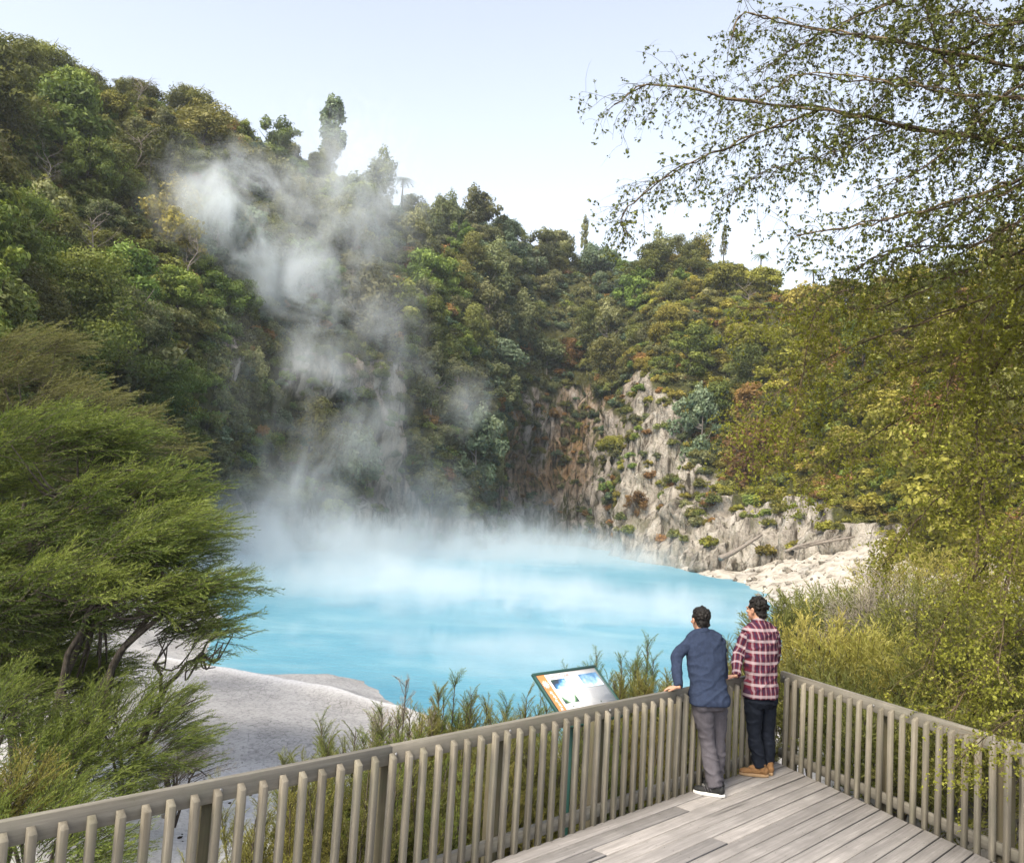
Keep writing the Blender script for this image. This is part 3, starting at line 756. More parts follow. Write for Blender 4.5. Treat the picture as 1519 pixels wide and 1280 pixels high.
# ---------------------------------------------------------------- plants close to the platform
L_KAN = leaf_mat('kanuka_needle', (.012, .020, .005), (.046, .068, .013), (.120, .145, .034), hue=.0, val=.0, trans=.35)
L_KAND = leaf_mat('dull_kanuka_needle', (.018, .020, .007), (.050, .054, .017), (.10, .102, .038), hue=.0, val=.0, trans=.3)
L_MAN = leaf_mat('manuka_needle', (.020, .024, .006), (.060, .068, .016), (.125, .13, .04), hue=.015, val=.25, trans=.35)
L_OLV = leaf_mat('olive_needle', (.026, .025, .006), (.080, .076, .017), (.15, .14, .04), hue=.015, val=.2, trans=.35)
L_YEL = leaf_mat('yellow_needle', (.045, .042, .010), (.135, .125, .028), (.24, .215, .065), hue=.015, val=.2, trans=.35)
L_DEAD = leaf_mat('dead_twig', (.04, .032, .026), (.105, .09, .075), (.20, .175, .15), hue=.01, val=.2, trans=.05)
L_KOW = leaf_mat('small_round_leaf', (.042, .042, .006), (.118, .128, .019), (.21, .212, .04), hue=.0, val=.0, trans=.38)
TWIG_P = bark_mat('pale_twig_bark', (.10, .075, .045), (.26, .20, .13), 20)
BARK_K = bark_mat('kanuka_bark', (.018, .014, .011), (.11, .095, .08), 9)

def make_spray(seed, nsub=14, nn=17, needle=.048, w=.0055, spread=.5, sub=.30):
    """feathery branchlet along +x, unit length"""
    rs = np.random.RandomState(seed); V = []; A = []
    def droop(t): return np.array([t, .05 * math.sin(t * 3 + seed), .10 * t - .16 * t * t])
    W = []
    for i in range(nsub + 1):
        if i == nsub: t0, d, L = .72, np.array([1, 0, -.15]), .34
        else:
            t0 = .06 + .86 * i / nsub; a = rs.uniform(-.9, .9) + (0 if i % 2 else math.pi)
            d = np.array([1.0, spread * math.cos(a) * 1.3, spread * math.sin(a) * .75]); L = sub * rs.uniform(.6, 1.15) * (1.15 - .5 * t0)
        d = d / np.linalg.norm(d); b = droop(t0)
        W.append((b, b + d * L * .8))
        n_ = int(nn * (L / sub) ** .7) + 3
        for k in range(n_):
            s = (k + rs.rand()) / n_; p = b + d * L * s + np.array([0, 0, -.05 * s * s])
            q = d + rs.normal(0, .42, 3); q /= np.linalg.norm(q)
            l = needle * rs.uniform(.7, 1.3); sd_ = np.cross(q, rs.normal(size=3)); sd_ = sd_ / np.linalg.norm(sd_) * w
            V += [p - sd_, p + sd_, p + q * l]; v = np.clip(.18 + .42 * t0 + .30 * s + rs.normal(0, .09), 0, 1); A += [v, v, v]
    return np.array(V), np.array(A), W
SPR = [make_spray(s) for s in range(6)]
SPR_UP = [make_spray(40 + s, 10, 9, .085, .0095, .42, .30) for s in range(5)]
SPR_FAR = [make_spray(60 + s, 10, 9, .085, .011, .6, .34) for s in range(5)]
SPR_DRY = [make_spray(80 + s, 16, 4, .13, .0035, .75, .42) for s in range(4)]
def rot_to(d, up=(0, 0, 1)):
    d = d / np.linalg.norm(d); u = np.array(up, float); y = np.cross(u, d); y /= np.linalg.norm(y) + 1e-9
    return np.column_stack([d, y, np.cross(d, y)])
class Sprays:
    def __init__(s, lib): s.mb = MB(); s.lib = lib; s.wd = MB()
    def put(s, p, d, L, rs, dv=0.0, wood=True, wr=.006):
        V, A, W = s.lib[rs.randint(len(s.lib))]
        R = rot_to(np.asarray(d, float), rs.normal(0, .35, 3) + np.array([0, 0, 1]))
        X = (V * L) @ R.T + p
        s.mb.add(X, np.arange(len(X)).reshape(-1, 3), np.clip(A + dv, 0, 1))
        if wood:
            t = np.linspace(0, 1, 4); ax = np.column_stack([t, t * 0, .10 * t - .16 * t * t]) * L
            s.wd.add(*tube(ax @ R.T + p, np.linspace(wr, wr * .3, 4), 3, cap=False))
def nrm(v): v = np.asarray(v, float); return v / (np.linalg.norm(v) + 1e-9)

# ---- big wind swept kanuka at the left: clumps of sprays over dark leaning stems
def kanuka(name, base, clumps, stems, label, lib=SPR, dens=165, mat=L_KAN, wind=(.82, .05, .34), seed=1, group=None, sl=(.55, 1.05), stem_r=.075, under=.35):
    rs = np.random.RandomState(seed); S = Sprays(lib); TB = MB()
    base = np.array(base, float)
    for si, (c, r) in enumerate(clumps):
        c = np.array(c[:], float) - base; r = np.array(r, float); cv = rs.uniform(-.26, .22)
        n = int(dens * (r[0] * r[2] + .5 * r[0] * r[1]))
        for k in range(n):
            d = rs.normal(size=3); d /= np.linalg.norm(d)
            if d[2] < -.25 and rs.rand() > under: d[2] *= -1
            q = c + d * r * rs.uniform(.35, 1.0) ** .6
            w_ = nrm(np.array(wind) + d * np.array([.40, .55, .30]) + rs.normal(0, .16, 3))
            L = rs.uniform(*sl)
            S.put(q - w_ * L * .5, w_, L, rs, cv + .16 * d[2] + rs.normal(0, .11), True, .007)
        # limbs into the clump
        sb = stems[si % len(stems)]; e = np.array(sb[-1][:], float) - base
        for k in range(5):
            t = c + rs.uniform(-.7, .7, 3) * r; m = (e * .45 + t * .55) + np.array([0, 0, -.15]) + rs.normal(0, .08, 3)
            TB.add(*tube(catmull([e, m, t], 8), np.linspace(stem_r * .42, .008, 8), 5))
    for sb in stems:
        P = np.array([q[:] for q in sb], float) - base
        TB.add(*tube(catmull(P, 12) + rs.normal(0, .015, (12, 3)), np.linspace(stem_r, stem_r * .42, 12), 7))
    root = empty(name, base)
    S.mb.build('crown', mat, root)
    tr = TB.build('trunk', BARK_K, root); S.wd.build('twigs', BARK_K, tr)
    tag(root, label, 'tree', group)
    return root
def cl(px, py, D, rx, ry, rz): return (at(px, py, D), (rx, ry, rz))
kb = at(95, 1150, 13.2)
stems = [[at(60, 1190, 13.0), at(80, 1060, 13.0), at(130, 930, 13.0), at(200, 800, 12.8)],
         [at(90, 1190, 13.2), at(130, 1070, 13.1), at(190, 950, 12.9), at(290, 850, 12.6)],
         [at(70, 1190, 13.3), at(60, 1050, 13.5), at(90, 900, 13.6), at(110, 740, 13.6)],
         [at(30, 1190, 13.4), at(20, 1050, 13.5), at(40, 900, 13.5), at(60, 760, 13.5)],
         [at(110, 1180, 12.9), at(150, 1080, 12.7), at(170, 980, 12.6), at(250, 905, 12.4)],
         [at(0, 1190, 13.2), at(-30, 1050, 13.4), at(-30, 900, 13.6), at(-20, 720, 13.8)],
         [at(80, 1185, 12.8), at(105, 1085, 12.6), at(95, 985, 12.6), at(150, 880, 12.4)]]
clumps = [cl(250, 790, 12.8, .8, .9, .35), cl(305, 868, 12.4, .60, .6, .20), cl(80, 660, 13.6, 1.2, 1.2, .55), cl(60, 800, 13.2, 1.1, .9, .42), cl(200, 880, 12.3, .85, .8, .30), cl(-60, 720, 13.8, 1.2, 1.2, .7), cl(120, 855, 12.4, .9, .8, .3),
          cl(185, 745, 13.4, .9, 1.0, .45), cl(275, 900, 12.6, .6, .6, .22), cl(165, 660, 13.9, .8, .9, .38), cl(20, 880, 12.9, 1.0, .8, .35), cl(270, 830, 12.8, .5, .6, .18), cl(-40, 860, 13.0, .9, .9, .5), cl(250, 725, 13.5, .5, .7, .25), cl(300, 925, 12.9, .5, .5, .16), cl(140, 925, 13.0, .8, .6, .22), cl(60, 955, 13.4, .8, .7, .25), cl(-10, 1010, 13.4, .7, .7, .4), cl(215, 820, 12.4, .7, .7, .3), cl(50, 1010, 13.9, 1.0, .7, .45), cl(120, 1000, 14.2, .9, .6, .4), cl(-30, 940, 13.6, 1.0, .8, .5), cl(60, 905, 12.8, .9, .7, .3)]
kanuka('kanuka_tree', (kb.x, kb.y, kb.z), clumps, stems, 'big wind swept needle leaved tree with many dark leaning stems at the left shore', seed=3)
kb2 = at(20, 1150, 17.5)
st2 = [[at(20, 1150, 17.5), at(10, 950, 17.5), at(30, 780, 17.5), at(50, 680, 17.4)], [at(60, 1150, 17.3), at(80, 950, 17.3), at(120, 800, 17), at(140, 690, 17)]]
cl2 = [cl(30, 575, 17.5, 1.3, 1.2, .7), cl(120, 610, 17.2, 1.0, 1.1, .55), cl(-60, 640, 17.8, 1.3, 1.3, .9), cl(200, 640, 17.0, .8, .9, .38), cl(60, 520, 17.8, .9, 1.0, .4), cl(245, 670, 16.8, .55, .7, .28), cl(100, 690, 17.0, 1.2, 1.0, .5)]
kanuka('kanuka_tree', (kb2.x, kb2.y, kb2.z), cl2, st2, 'duller brownish needle leaved tree rising behind the big wind swept one at the left', mat=L_KAND, seed=5, dens=75, sl=(.6, 1.1))
kb3 = at(215, 1110, 13.0)
st3 = [[at(205, 1120, 13.0), at(232, 1050, 12.9), at(262, 1000, 12.8), at(300, 968, 12.7)], [at(190, 1120, 13.0), at(225, 1070, 12.9), at(240, 1020, 12.9), at(228, 985, 12.9)]]
cl3 = [cl(330, 948, 12.6, .48, .5, .20), cl(262, 945, 12.9, .36, .4, .16), cl(300, 985, 12.7, .3, .4, .12)]
kanuka('kanuka_tree', (kb3.x, kb3.y, kb3.z), cl3, st3, 'small kinked tree with one leaning tuft of needles over the pale shelf', seed=8, dens=120, sl=(.4, .75), stem_r=.045)
# low bushes under them
def low_bush(px, py, D, R, H, label, mat=L_KAN, lib=SPR, n=90, wind=(.5, 0, .35), seed=1, name='needle_bush', group=None, sl=(.4, .8)):
    rs = np.random.RandomState(seed); b = at(px, py, D); base = np.array(b[:]); S = Sprays(lib); TB = MB()
    for k in range(n):
        d = rs.normal(size=3); d /= np.linalg.norm(d); d[2] = abs(d[2])
        q = d * np.array([R, R, H]) * rs.uniform(.4, 1) ** .5; L = rs.uniform(*sl)
        w_ = nrm(np.array(wind) + d * .6 + rs.normal(0, .2, 3)); S.put(q - w_ * L * .5, w_, L, rs, .1 * d[2] + rs.normal(0, .06))
    for k in range(9):
        a = rs.uniform(0, 6.28); e = np.array([math.cos(a) * R * .7, math.sin(a) * R * .7, H * rs.uniform(.4, .9)])
        TB.add(*tube(catmull([(0, 0, -.6), e * .5 + np.array([0, 0, .1]), e], 6), np.linspace(.022, .006, 6), 5))
    root = empty(name, base); S.mb.build('foliage', mat, root); tr = TB.build('stem', BARK_K, root); S.wd.build('twigs', BARK_K, tr)
    tag(root, label, 'bush', group); return root
low_bush(190, 1130, 12.2, 1.15, 1.05, 'bright green needle bush in front of the small kinked tree', n=330, seed=2)
low_bush(100, 1180, 11.4, 1.0, .9, 'fine green needle bush just above the railing at the left', n=230, seed=4)
low_bush(15, 1215, 9.2, .42, .5, 'yellowish young needle bush in the lower left corner behind the railing', mat=L_OLV, n=60, seed=6, wind=(.2, 0, .7))
low_bush(40, 1060, 14.2, 1.3, 1.2, 'dark needle bush among the leaning stems at the left', mat=L_KAN, n=260, seed=9)
low_bush(-30, 1130, 11.5, 1.0, 1.2, 'dusky needle bush half out of view at the left end of the railing', mat=L_KAN, n=260, seed=10)
low_bush(60, 1275, 9.0, .9, .6, 'deep green needle bush low behind the leftmost balusters', n=200, seed=14)
low_bush(265, 1160, 12.6, .7, .35, 'low dark brown twiggy bush at the edge of the pale shelf', mat=L_DEAD, lib=SPR_DRY, n=60, seed=12)

# ---- upright manuka along the outside of the left railing
def manuka(px, top_y, D, R, lab, n=46, mat=L_MAN, seed=1, name='manuka_shrub', zb=None, group='upright shrubs outside the long railing'):
    rs = np.random.RandomState(seed); t = at(px, top_y, D); zb = gz_at(t.x, t.y) if zb is None else zb
    H = t.z - zb; S = Sprays(SPR_UP); TB = MB()
    nst = 20
    for s_ in range(nst):
        a = s_ / nst * 6.283 + rs.uniform(-.4, .4); rr = R * rs.uniform(.2, 1.0); hh = H * (rs.uniform(.66, .97) if s_ else 1.0)
        if s_ == 0: rr = .05
        P = catmull([(0, 0, -.3), (math.cos(a) * rr * .5, math.sin(a) * rr * .5, hh * .45), (math.cos(a) * rr, math.sin(a) * rr, hh)], 10)
        TB.add(*tube(P, np.linspace(.02, .004, 10), 5))
        for k in range(int(n * 1.55)):
            u = .22 + .78 * rs.rand() ** .8; i = u * 9; i0 = min(int(i), 8); p = P[i0] * (1 - i + i0) + P[i0 + 1] * (i - i0)
            b = rs.uniform(0, 6.283); d = nrm(np.array([math.cos(b) * .48, math.sin(b) * .48, .95]) + rs.normal(0, .12, 3))
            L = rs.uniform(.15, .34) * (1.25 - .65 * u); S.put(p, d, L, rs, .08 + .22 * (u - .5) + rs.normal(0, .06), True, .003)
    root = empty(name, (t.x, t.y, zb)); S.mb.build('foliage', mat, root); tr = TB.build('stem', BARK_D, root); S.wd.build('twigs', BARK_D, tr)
    tag(root, lab, 'shrub', group); return root
manuka(520, 1082, 8.2, .75, 'bushy shrub with a long twig leaning left over the pale shelf beyond the railing', 60, seed=1)
manuka(596, 1008, 8.9, .38, 'thin twiggy shrub poking above the long railing against the grey shelf', 40, mat=L_DEAD, seed=2)
manuka(668, 1010, 9.1, .42, 'tall pointed dark green shrub above the long railing against the water', 60, mat=L_KAN, seed=3)
manuka(716, 1048, 9.3, .7, 'short green shrub between the two tallest pointed shrubs and the sign', 50, seed=4)
manuka(775, 1032, 9.6, .6, 'yellowish feathery shrub touching the left edge of the sign', 50, mat=L_OLV, seed=5)
manuka(880, 972, 11.5, .40, 'spindly dark shrub peeping over the top right of the sign', 44, mat=L_KAN, seed=6)
manuka(955, 955, 11.2, .50, 'tall loose shrub with long twigs left of the man in blue', 56, mat=L_KAN, seed=7)
manuka(915, 1005, 10.4, .75, 'dense olive shrub just right of the sign', 80, mat=L_OLV, seed=8)
manuka(985, 1005, 10.6, .75, 'dense yellow olive shrub under the left arm of the man in blue', 80, mat=L_OLV, seed=9)
manuka(1092, 945, 12.5, .50, 'loose grey green shrub between the two men', 50, mat=L_MAN, seed=10)
for i, (px, ty, D, m_, lb) in enumerate(((425, 1165, 7.6, L_MAN, 'low olive shrub behind the balusters where the pale ground shows'), (470, 1150, 7.2, L_OLV, 'yellow olive shrub behind the balusters left of the first bolted rail joint'),
        (540, 1120, 7.3, L_MAN, 'dark olive shrub filling the gaps under the bolted rail joint'), (610, 1100, 7.8, L_KAN, 'deep green shrub low behind the middle balusters'),
        (680, 1085, 8.0, L_MAN, 'olive shrub low behind the balusters below the pointed shrubs'), (745, 1075, 8.3, L_OLV, 'yellowish shrub low behind the balusters left of the sign post'),
        (815, 1062, 8.7, L_MAN, 'olive shrub low behind the balusters under the sign'), (880, 1050, 9.2, L_KAN, 'green shrub low behind the balusters beside the dark sign post'),
        (950, 1030, 9.8, L_OLV, 'yellow olive shrub low behind the balusters left of the man in blue'), (1030, 1020, 10.6, L_MAN, 'olive shrub hidden behind the man in blue'),
        (1100, 1010, 11.4, L_MAN, 'shrub behind the railing corner between the two men'), (370, 1215, 7.0, L_OLV, 'small yellow shrub low behind the left balusters'))):
    manuka(px, ty, D, .7, lb, 70, mat=m_, seed=30 + i)
for i, (px, ty, D, m_, lb) in enumerate(((480, 1098, 7.9, L_MAN, 'soft olive shrub top just clearing the railing left of the thin twiggy one'), (560, 1058, 8.6, L_KAN, 'fine green shrub top beside the thin twiggy one against the shelf'), (640, 1048, 8.9, L_OLV, 'olive shrub top left of the tall pointed dark green one'),
        (692, 1030, 9.0, L_MAN, 'dark fine shrub top pressed against the tall pointed one'), (745, 1042, 9.4, L_KAN, 'green shrub top between the feathery shrub and the pointed ones'), (805, 1050, 9.7, L_MAN, 'dark olive shrub top under the left corner of the sign'),
        (940, 990, 10.8, L_MAN, 'olive shrub top in front of the tall loose one left of the man in blue'), (1085, 985, 11.8, L_OLV, 'yellow olive shrub top in the gap between the two men'))):
    manuka(px, ty, D, .6, lb, 80, mat=m_, seed=60 + i)

# ---- bushes beyond the short railing at the right
for i, (px, py, D, R, H, m_, lb_, n, lb) in enumerate((
        (1215, 1010, 13.0, 1.0, 1.0, L_YEL, SPR_FAR, 190, 'yellow feathery bush right behind the man in the checked shirt'),
        (1185, 935, 17.0, 1.0, .8, L_MAN, SPR_FAR, 150, 'olive bush at the lake edge above the railing corner'),
        (1250, 935, 17.5, 1.3, 1.05, L_MAN, SPR_FAR, 200, 'broad olive bush in front of the white slope'),
        (1320, 960, 15.0, 1.1, 1.3, L_DEAD, SPR_DRY, 170, 'grey leafless twiggy bush among the green ones'),
        (1300, 1030, 11.8, 1.0, .8, L_YEL, SPR_FAR, 170, 'yellow arching bush over the middle of the short railing'),
        (1395, 990, 13.5, 1.3, 1.5, L_MAN, SPR_FAR, 220, 'tall olive bush right of the grey twiggy bush'),
        (1390, 1075, 10.5, 1.0, .7, L_YEL, SPR_FAR, 150, 'low yellow green bush leaning on the short railing'),
        (1490, 1075, 10.0, 1.2, 1.4, L_MAN, SPR_FAR, 200, 'dense olive bush at the right end of the short railing'),
        (1500, 960, 14.0, 1.5, 1.8, L_YEL, SPR_FAR, 220, 'big yellow green bush at the right edge above the railing'),
        (1290, 1080, 10.2, .8, .5, L_MAN, SPR_FAR, 120, 'low dark bush behind the balusters of the short railing'),
        (1200, 1050, 11.0, .8, .55, L_MAN, SPR_FAR, 130, 'low dark bush behind the railing corner'),
        (1360, 900, 20.0, 1.6, 1.5, L_YEL, SPR_FAR, 200, 'pale yellow bush at the foot of the white slope'),
        (1450, 1190, 8.6, .9, .8, L_MAN, SPR_FAR, 120, 'shaded bush low behind the last balusters of the short railing'),
        (1330, 1140, 9.3, .8, .6, L_MAN, SPR_FAR, 110, 'shaded bush low behind the middle balusters of the short railing'))):
    low_bush(px, py + 25, D, R, H, lb, m_, lb_, n, (.1, 0, .45), 50 + i, 'feathery_bush' if m_ is not L_DEAD else 'dead_bush', 'bushes beyond the short railing', (.45, .95))
# ---- trees standing on the right bank, between bushes and the crater slope
for i, (px, py, D, sc, kd, lb) in enumerate((
        (1420, 830, 26, .75, 'gold', 'golden leafy tree on the right bank above the pale yellow bush'), (1510, 860, 22, .7, 'olive', 'olive layered tree at the right edge above the big bush'),
        (1480, 740, 34, .95, 'gold', 'bright golden tree at the right edge halfway up'), (1400, 700, 44, .9, 'rust', 'rust tinted tree above the white slope'),
        (1570, 720, 26, .9, 'olive', 'olive tree cut by the right picture edge'), (1330, 690, 56, 1.0, 'gold', 'golden round tree at the head of the white slope'), (1460, 640, 46, 1.1, 'rust', 'orange brown tree behind the hanging branches at right'),
        (1230, 660, 74, .9, 'green', 'fresh green tree at the lip of the right cliff'))):
    b, k_ = foot(px, py, D); sc = sc * k_
    nm, lb0 = SPN[kd]; plant_tree(nm, PROTO[kd][i % 3], (b.x, b.y, b.z - .8 * sc), sc, i * 1.3, lb, 'tree', None)
for i, (px, py, D, sc, kd, lb) in enumerate(((100, 560, 36, 1.15, 'green', 'large pale leaved tree on the near left slope above the feathery trees'), (10, 420, 40, 1.05, 'green', 'yellow green tree at the left edge on the near slope'),
        (175, 520, 42, .9, 'grey', 'grey green tree with bare twigs on the near left slope'), (15, 560, 34, 1.0, 'olive', 'brownish tree at the left edge under the yellow green one'), (225, 600, 44, .8, 'green', 'small bright tree at the right end of the near left slope'))):
    b, k_ = foot(px, py, D); sc = sc * k_; nm, lb0 = SPN[kd]; plant_tree(nm, make_tree({'olive': 'layered', 'green': 'layered'}.get(kd, 'round'), 300 + i, 2.7, 4.4, .6, {'green': L_GREEN, 'gold': L_GOLD, 'grey': L_GREY, 'olive': L_OLIVE}[kd], BARK_P, .062, 26000, .5), (b.x, b.y, b.z - 1.0 * sc), sc, i * 1.7, lb, 'tree', None)

# ---- overhanging small leaved tree at the right
L_KOW_BACKLIT = leaf_mat('small_backlit_leaf', (.024, .030, .007), (.050, .060, .014), (.10, .112, .026), hue=.0, val=.0, trans=.22)  # darker copy of the small round leaf, backlight against the sky painted in
TWIG_BACKLIT = bark_mat('backlit_twig_bark', (.035, .026, .018), (.12, .095, .065), 20)  # darker twig bark for the same limbs, painted as if backlit
def overhang(upper):
    rs = np.random.RandomState(17 if upper else 18); base = np.array([5.7, 7.0, -1.0]) if upper else np.array([6.3, 8.1, -1.0])
    lsz = .0150 if upper else .0135; LV = MB(); TW = MB(); LB = []
    def leaves(p, d, n_, size, v0):
        C = p + rs.normal(0, .009, (n_, 3)); N_ = rs.normal(0, 1, (n_, 3)); N_[:, 2] += .6; N_ /= np.linalg.norm(N_, axis=1, keepdims=True)
        V, F = leaf_quads(C, N_, size, rs, .55, .3); LV.add(V, F, np.repeat(np.clip(v0 + rs.normal(0, .16, n_), 0, 1), 4))
    def twig(p, d, L, r, lev, size, dens, droop, v0):
        n_ = max(4, int(L / .05)); P = [p]; d = nrm(d)
        for k in range(n_):
            d = nrm(d + np.array([0, 0, -droop / n_]) + rs.normal(0, .13, 3)); P.append(P[-1] + d * L / n_)
        P = np.array(P); TW.add(*tube(P, np.linspace(r, r * .35, len(P)), 3, cap=False))
        if lev == 0:
            for q in P[1:]:
                if rs.rand() < dens: leaves(q, d, rs.randint(3, 7), size, v0)
        else:
            m = max(3, int(L / .075))
            for k in range(m):
                i = rs.uniform(.12, 1) * (len(P) - 1); i0 = min(int(i), len(P) - 2); q = P[i0] + (P[i0 + 1] - P[i0]) * (i - i0)
                a = nrm(P[i0 + 1] - P[i0] + rs.normal(0, .65, 3) + np.array([0, 0, -.15]))
                twig(q, a, rs.uniform(.12, .34), r * .5, lev - 1, size, dens, droop * 1.2, np.clip(v0 + rs.normal(0, .08), 0, 1))
    limbs = [
        (((1640, 40, 6.0), (1540, 30, 6.2), (1430, 70, 6.5), (1330, 130, 6.8), (1230, 215, 7.0)), .020, .005, 1.0, .8),
        (((1640, 90, 5.8), (1560, 110, 5.9), (1480, 150, 6.1), (1390, 235, 6.4), (1300, 285, 6.7)), .020, .005, .9, .8),
        (((1640, -20, 5.8), (1570, -10, 5.9), (1500, 40, 6.1), (1420, 20, 6.4), (1340, 40, 6.6)), .020, .005, .9, .9),
        (((1640, 200, 5.7), (1570, 250, 5.8), (1480, 290, 6.1), (1380, 350, 6.5), (1290, 385, 6.8)), .018, .005, .9, .8),
        (((1343, 186, 6.8), (1240, 225, 7.0), (1150, 250, 7.2), (1060, 300, 7.4)), .010, .004, .7, .7),
        (((1640, 262, 6.2), (1519, 222, 6.4), (1343, 186, 6.8), (1217, 164, 7.1), (1090, 147, 7.4), (964, 126, 7.7), (910, 158, 7.9)), .042, .007, 1.0, .60),
        (((1217, 164, 7.1), (1132, 195, 7.2), (1006, 252, 7.4), (926, 315, 7.6), (932, 350, 7.6)), .018, .005, .75, .60),
        (((1640, 235, 5.8), (1519, 265, 6.0), (1406, 303, 6.3), (1300, 328, 6.6), (1180, 350, 6.9)), .030, .006, 1.0, .7),
        (((1640, 120, 6.0), (1490, 95, 6.3), (1330, 62, 6.7), (1200, 40, 7.1), (1105, 20, 7.4), (1085, 58, 7.4)), .030, .006, 1.1, .6),
        (((1640, 150, 6.0), (1490, 205, 6.3), (1440, 160, 6.4), (1385, 50, 6.6), (1350, -60, 6.8)), .022, .008, .9, .6),
        (((1640, -60, 6.0), (1480, -40, 6.3), (1330, 0, 6.8), (1200, 60, 7.2), (1120, 110, 7.4)), .026, .006, 1.1, .6),
        (((1640, 180, 5.6), (1530, 150, 5.9), (1420, 140, 6.3), (1310, 120, 6.6), (1190, 112, 6.9), (1120, 150, 7.0)), .022, .005, .9, .55),
        (((1640, 300, 5.9), (1530, 320, 6.0), (1450, 360, 6.3), (1330, 372, 6.8), (1250, 410, 7.0)), .024, .006, .9, .75),
        (((1640, 340, 6.6), (1519, 372, 7.0), (1427, 404, 7.4), (1300, 454, 8.0), (1200, 458, 8.4), (1090, 456, 8.7)), .026, .005, .8, .8),
        (((1640, 470, 6.8), (1519, 480, 7.2), (1400, 520, 7.8), (1300, 560, 8.2), (1190, 620, 8.6), (1110, 690, 8.8)), .024, .005, .9, .85),
        (((1640, 500, 6.6), (1540, 505, 6.8), (1488, 529, 7.0), (1449, 623, 7.2), (1457, 724, 7.3), (1445, 860, 7.4)), .022, .007, .9, .9),
        (((1427, 404, 7.4), (1290, 425, 8.0), (1215, 455, 8.2), (1190, 560, 8.3), (1160, 690, 8.3)), .014, .004, .7, .8),
        (((1640, 640, 7.0), (1480, 690, 7.6), (1380, 750, 8.2), (1310, 840, 8.6)), .022, .005, .9, .9),
        (((1640, 820, 7.2), (1510, 800, 7.6), (1420, 890, 8.0), (1370, 1000, 8.2)), .022, .005, .9, .9),
        (((1640, 950, 6.8), (1530, 930, 7.2), (1450, 1000, 7.5), (1400, 1075, 7.7)), .02, .005, .8, .9),
        (((1640, 1060, 6.0), (1540, 1050, 6.2), (1470, 1085, 6.5), (1420, 1130, 6.75)), .014, .004, .6, .9),
        (((1640, 560, 6.9), (1500, 590, 7.5), (1380, 600, 8.1), (1260, 670, 8.6), (1180, 720, 8.8)), .022, .005, .9, .85),
        (((1640, 420, 6.4), (1500, 430, 6.9), (1360, 480, 7.6), (1230, 530, 8.2), (1140, 590, 8.5), (1085, 640, 8.6)), .02, .005, .85, .8),
        (((1640, 720, 6.6), (1560, 700, 6.8), (1510, 780, 7.0), (1490, 900, 7.1), (1480, 1000, 7.1)), .018, .005, .9, .9),
        (((1640, 380, 6.2), (1560, 400, 6.4), (1480, 450, 6.8), (1420, 540, 7.2), (1390, 660, 7.4)), .018, .005, .9, .9),
    ]
    for li, (pts, r0, r1, sl_, dens) in enumerate(limbs):
        P = catmull([at(*q)[:] for q in pts], 26) - base
        P = P + np.column_stack([np.zeros((26, 1)), rs.normal(0, .02, (26, 1)), rs.normal(0, .012, (26, 1))])
        MBL = MB()
        if pts[0][0] > 1600:
            zz = P[0][2] + .3 * rs.uniform(-1, 0); P = np.concatenate([[np.array([rs.uniform(-.05, .05), rs.uniform(-.05, .05), max(.3, zz - .35)])], P])
        MBL.add(*tube(P, np.linspace(r0 * .5, r1 * .7, len(P)), 6)); LB.append(MBL)
        seg = np.linalg.norm(np.diff(P, axis=0), axis=1); s = np.concatenate([[0], np.cumsum(seg)]); L = s[-1]
        q = .35 if pts[0][0] > 1600 else .1
        low = pts[-1][1] > 440
        if low == upper: continue
        gap = .037 if low else .034
        while q < L:
            p = np.array([np.interp(q, s, P[:, k]) for k in range(3)]); i = min(np.searchsorted(s, q), len(P) - 1); t = nrm(P[i] - P[i - 1])
            side = nrm(np.cross(t, rs.normal(size=3))); f = q / L
            d = t * .75 + side * .8 + np.array([0, 0, -.12 if rs.rand() < .7 else .35])
            twig(p, d, sl_ * rs.uniform(.35, .95) * (1.0 - .45 * f), .0028, 1, lsz, dens * (.78 if not low else 1.0), .9, np.clip(.5 + rs.normal(0, .08), 0, 1))
            q += gap * rs.uniform(.5, 1.5) * (1.5 if li in (8, 11) else 1)
    root = empty('overhanging_tree', base)
    LV.build('crown', L_KOW_BACKLIT if upper else L_KOW, root)
    tb = MB(); tb.add(*tube(catmull([(0, 0, -1.2), (.03, .05, 1.2), (-.04, .02, 3.2), (.02, 0, 5.6), (.1, .1, 7.6)], 14), np.linspace(.15, .05, 14), 9))
    tr = tb.build('trunk', BARK_D, root); TW.build('twigs', TWIG_BACKLIT if upper else TWIG_P, tr)
    for m_ in LB: m_.build('limb', TWIG_BACKLIT if upper else TWIG_P, root)
    tag(root, 'small leaved tree painted dark as if backlit, reaching over the sky from the right' if upper else 'yellow green small leaved tree with long drooping twigs in front of the right slope', 'tree')
    print('overhang leaves', LV.n // 4)
overhang(True)
overhang(False)

# ---- driftwood on the white slope
dw = MB(); rs = np.random.RandomState(9)
def log(px0, py0, D0, px1, py1, D1, r, lab, name='driftwood_log', nb=3):
    a = np.array(at(px0, py0, D0)[:]); b = np.array(at(px1, py1, D1)[:]); c = (a + b) / 2; mb = MB()
    P = catmull([a - c, (a - c) * .3 + rs.normal(0, .12, 3), b - c], 10); mb.add(*tube(P, np.linspace(r, r * .4, 10), 6))
    for k in range(nb):
        i = rs.randint(2, 8); d = nrm(P[9] - P[0] + rs.normal(0, 1.2, 3)); mb.add(*tube(np.array([P[i], P[i] + d * .5, P[i] + d * 1.0 + rs.normal(0, .2, 3)]), [r * .4, r * .3, r * .1], 5))
    tag(mb.build(name, BARK_P, loc=c), lab, 'log')
log(1068, 828, 76, 1130, 793, 78, .28, 'bleached trunk leaning against the pale right cliff', nb=1)
log(1180, 812, 68, 1268, 796, 68, .20, 'dark branching driftwood lying on the white slope')
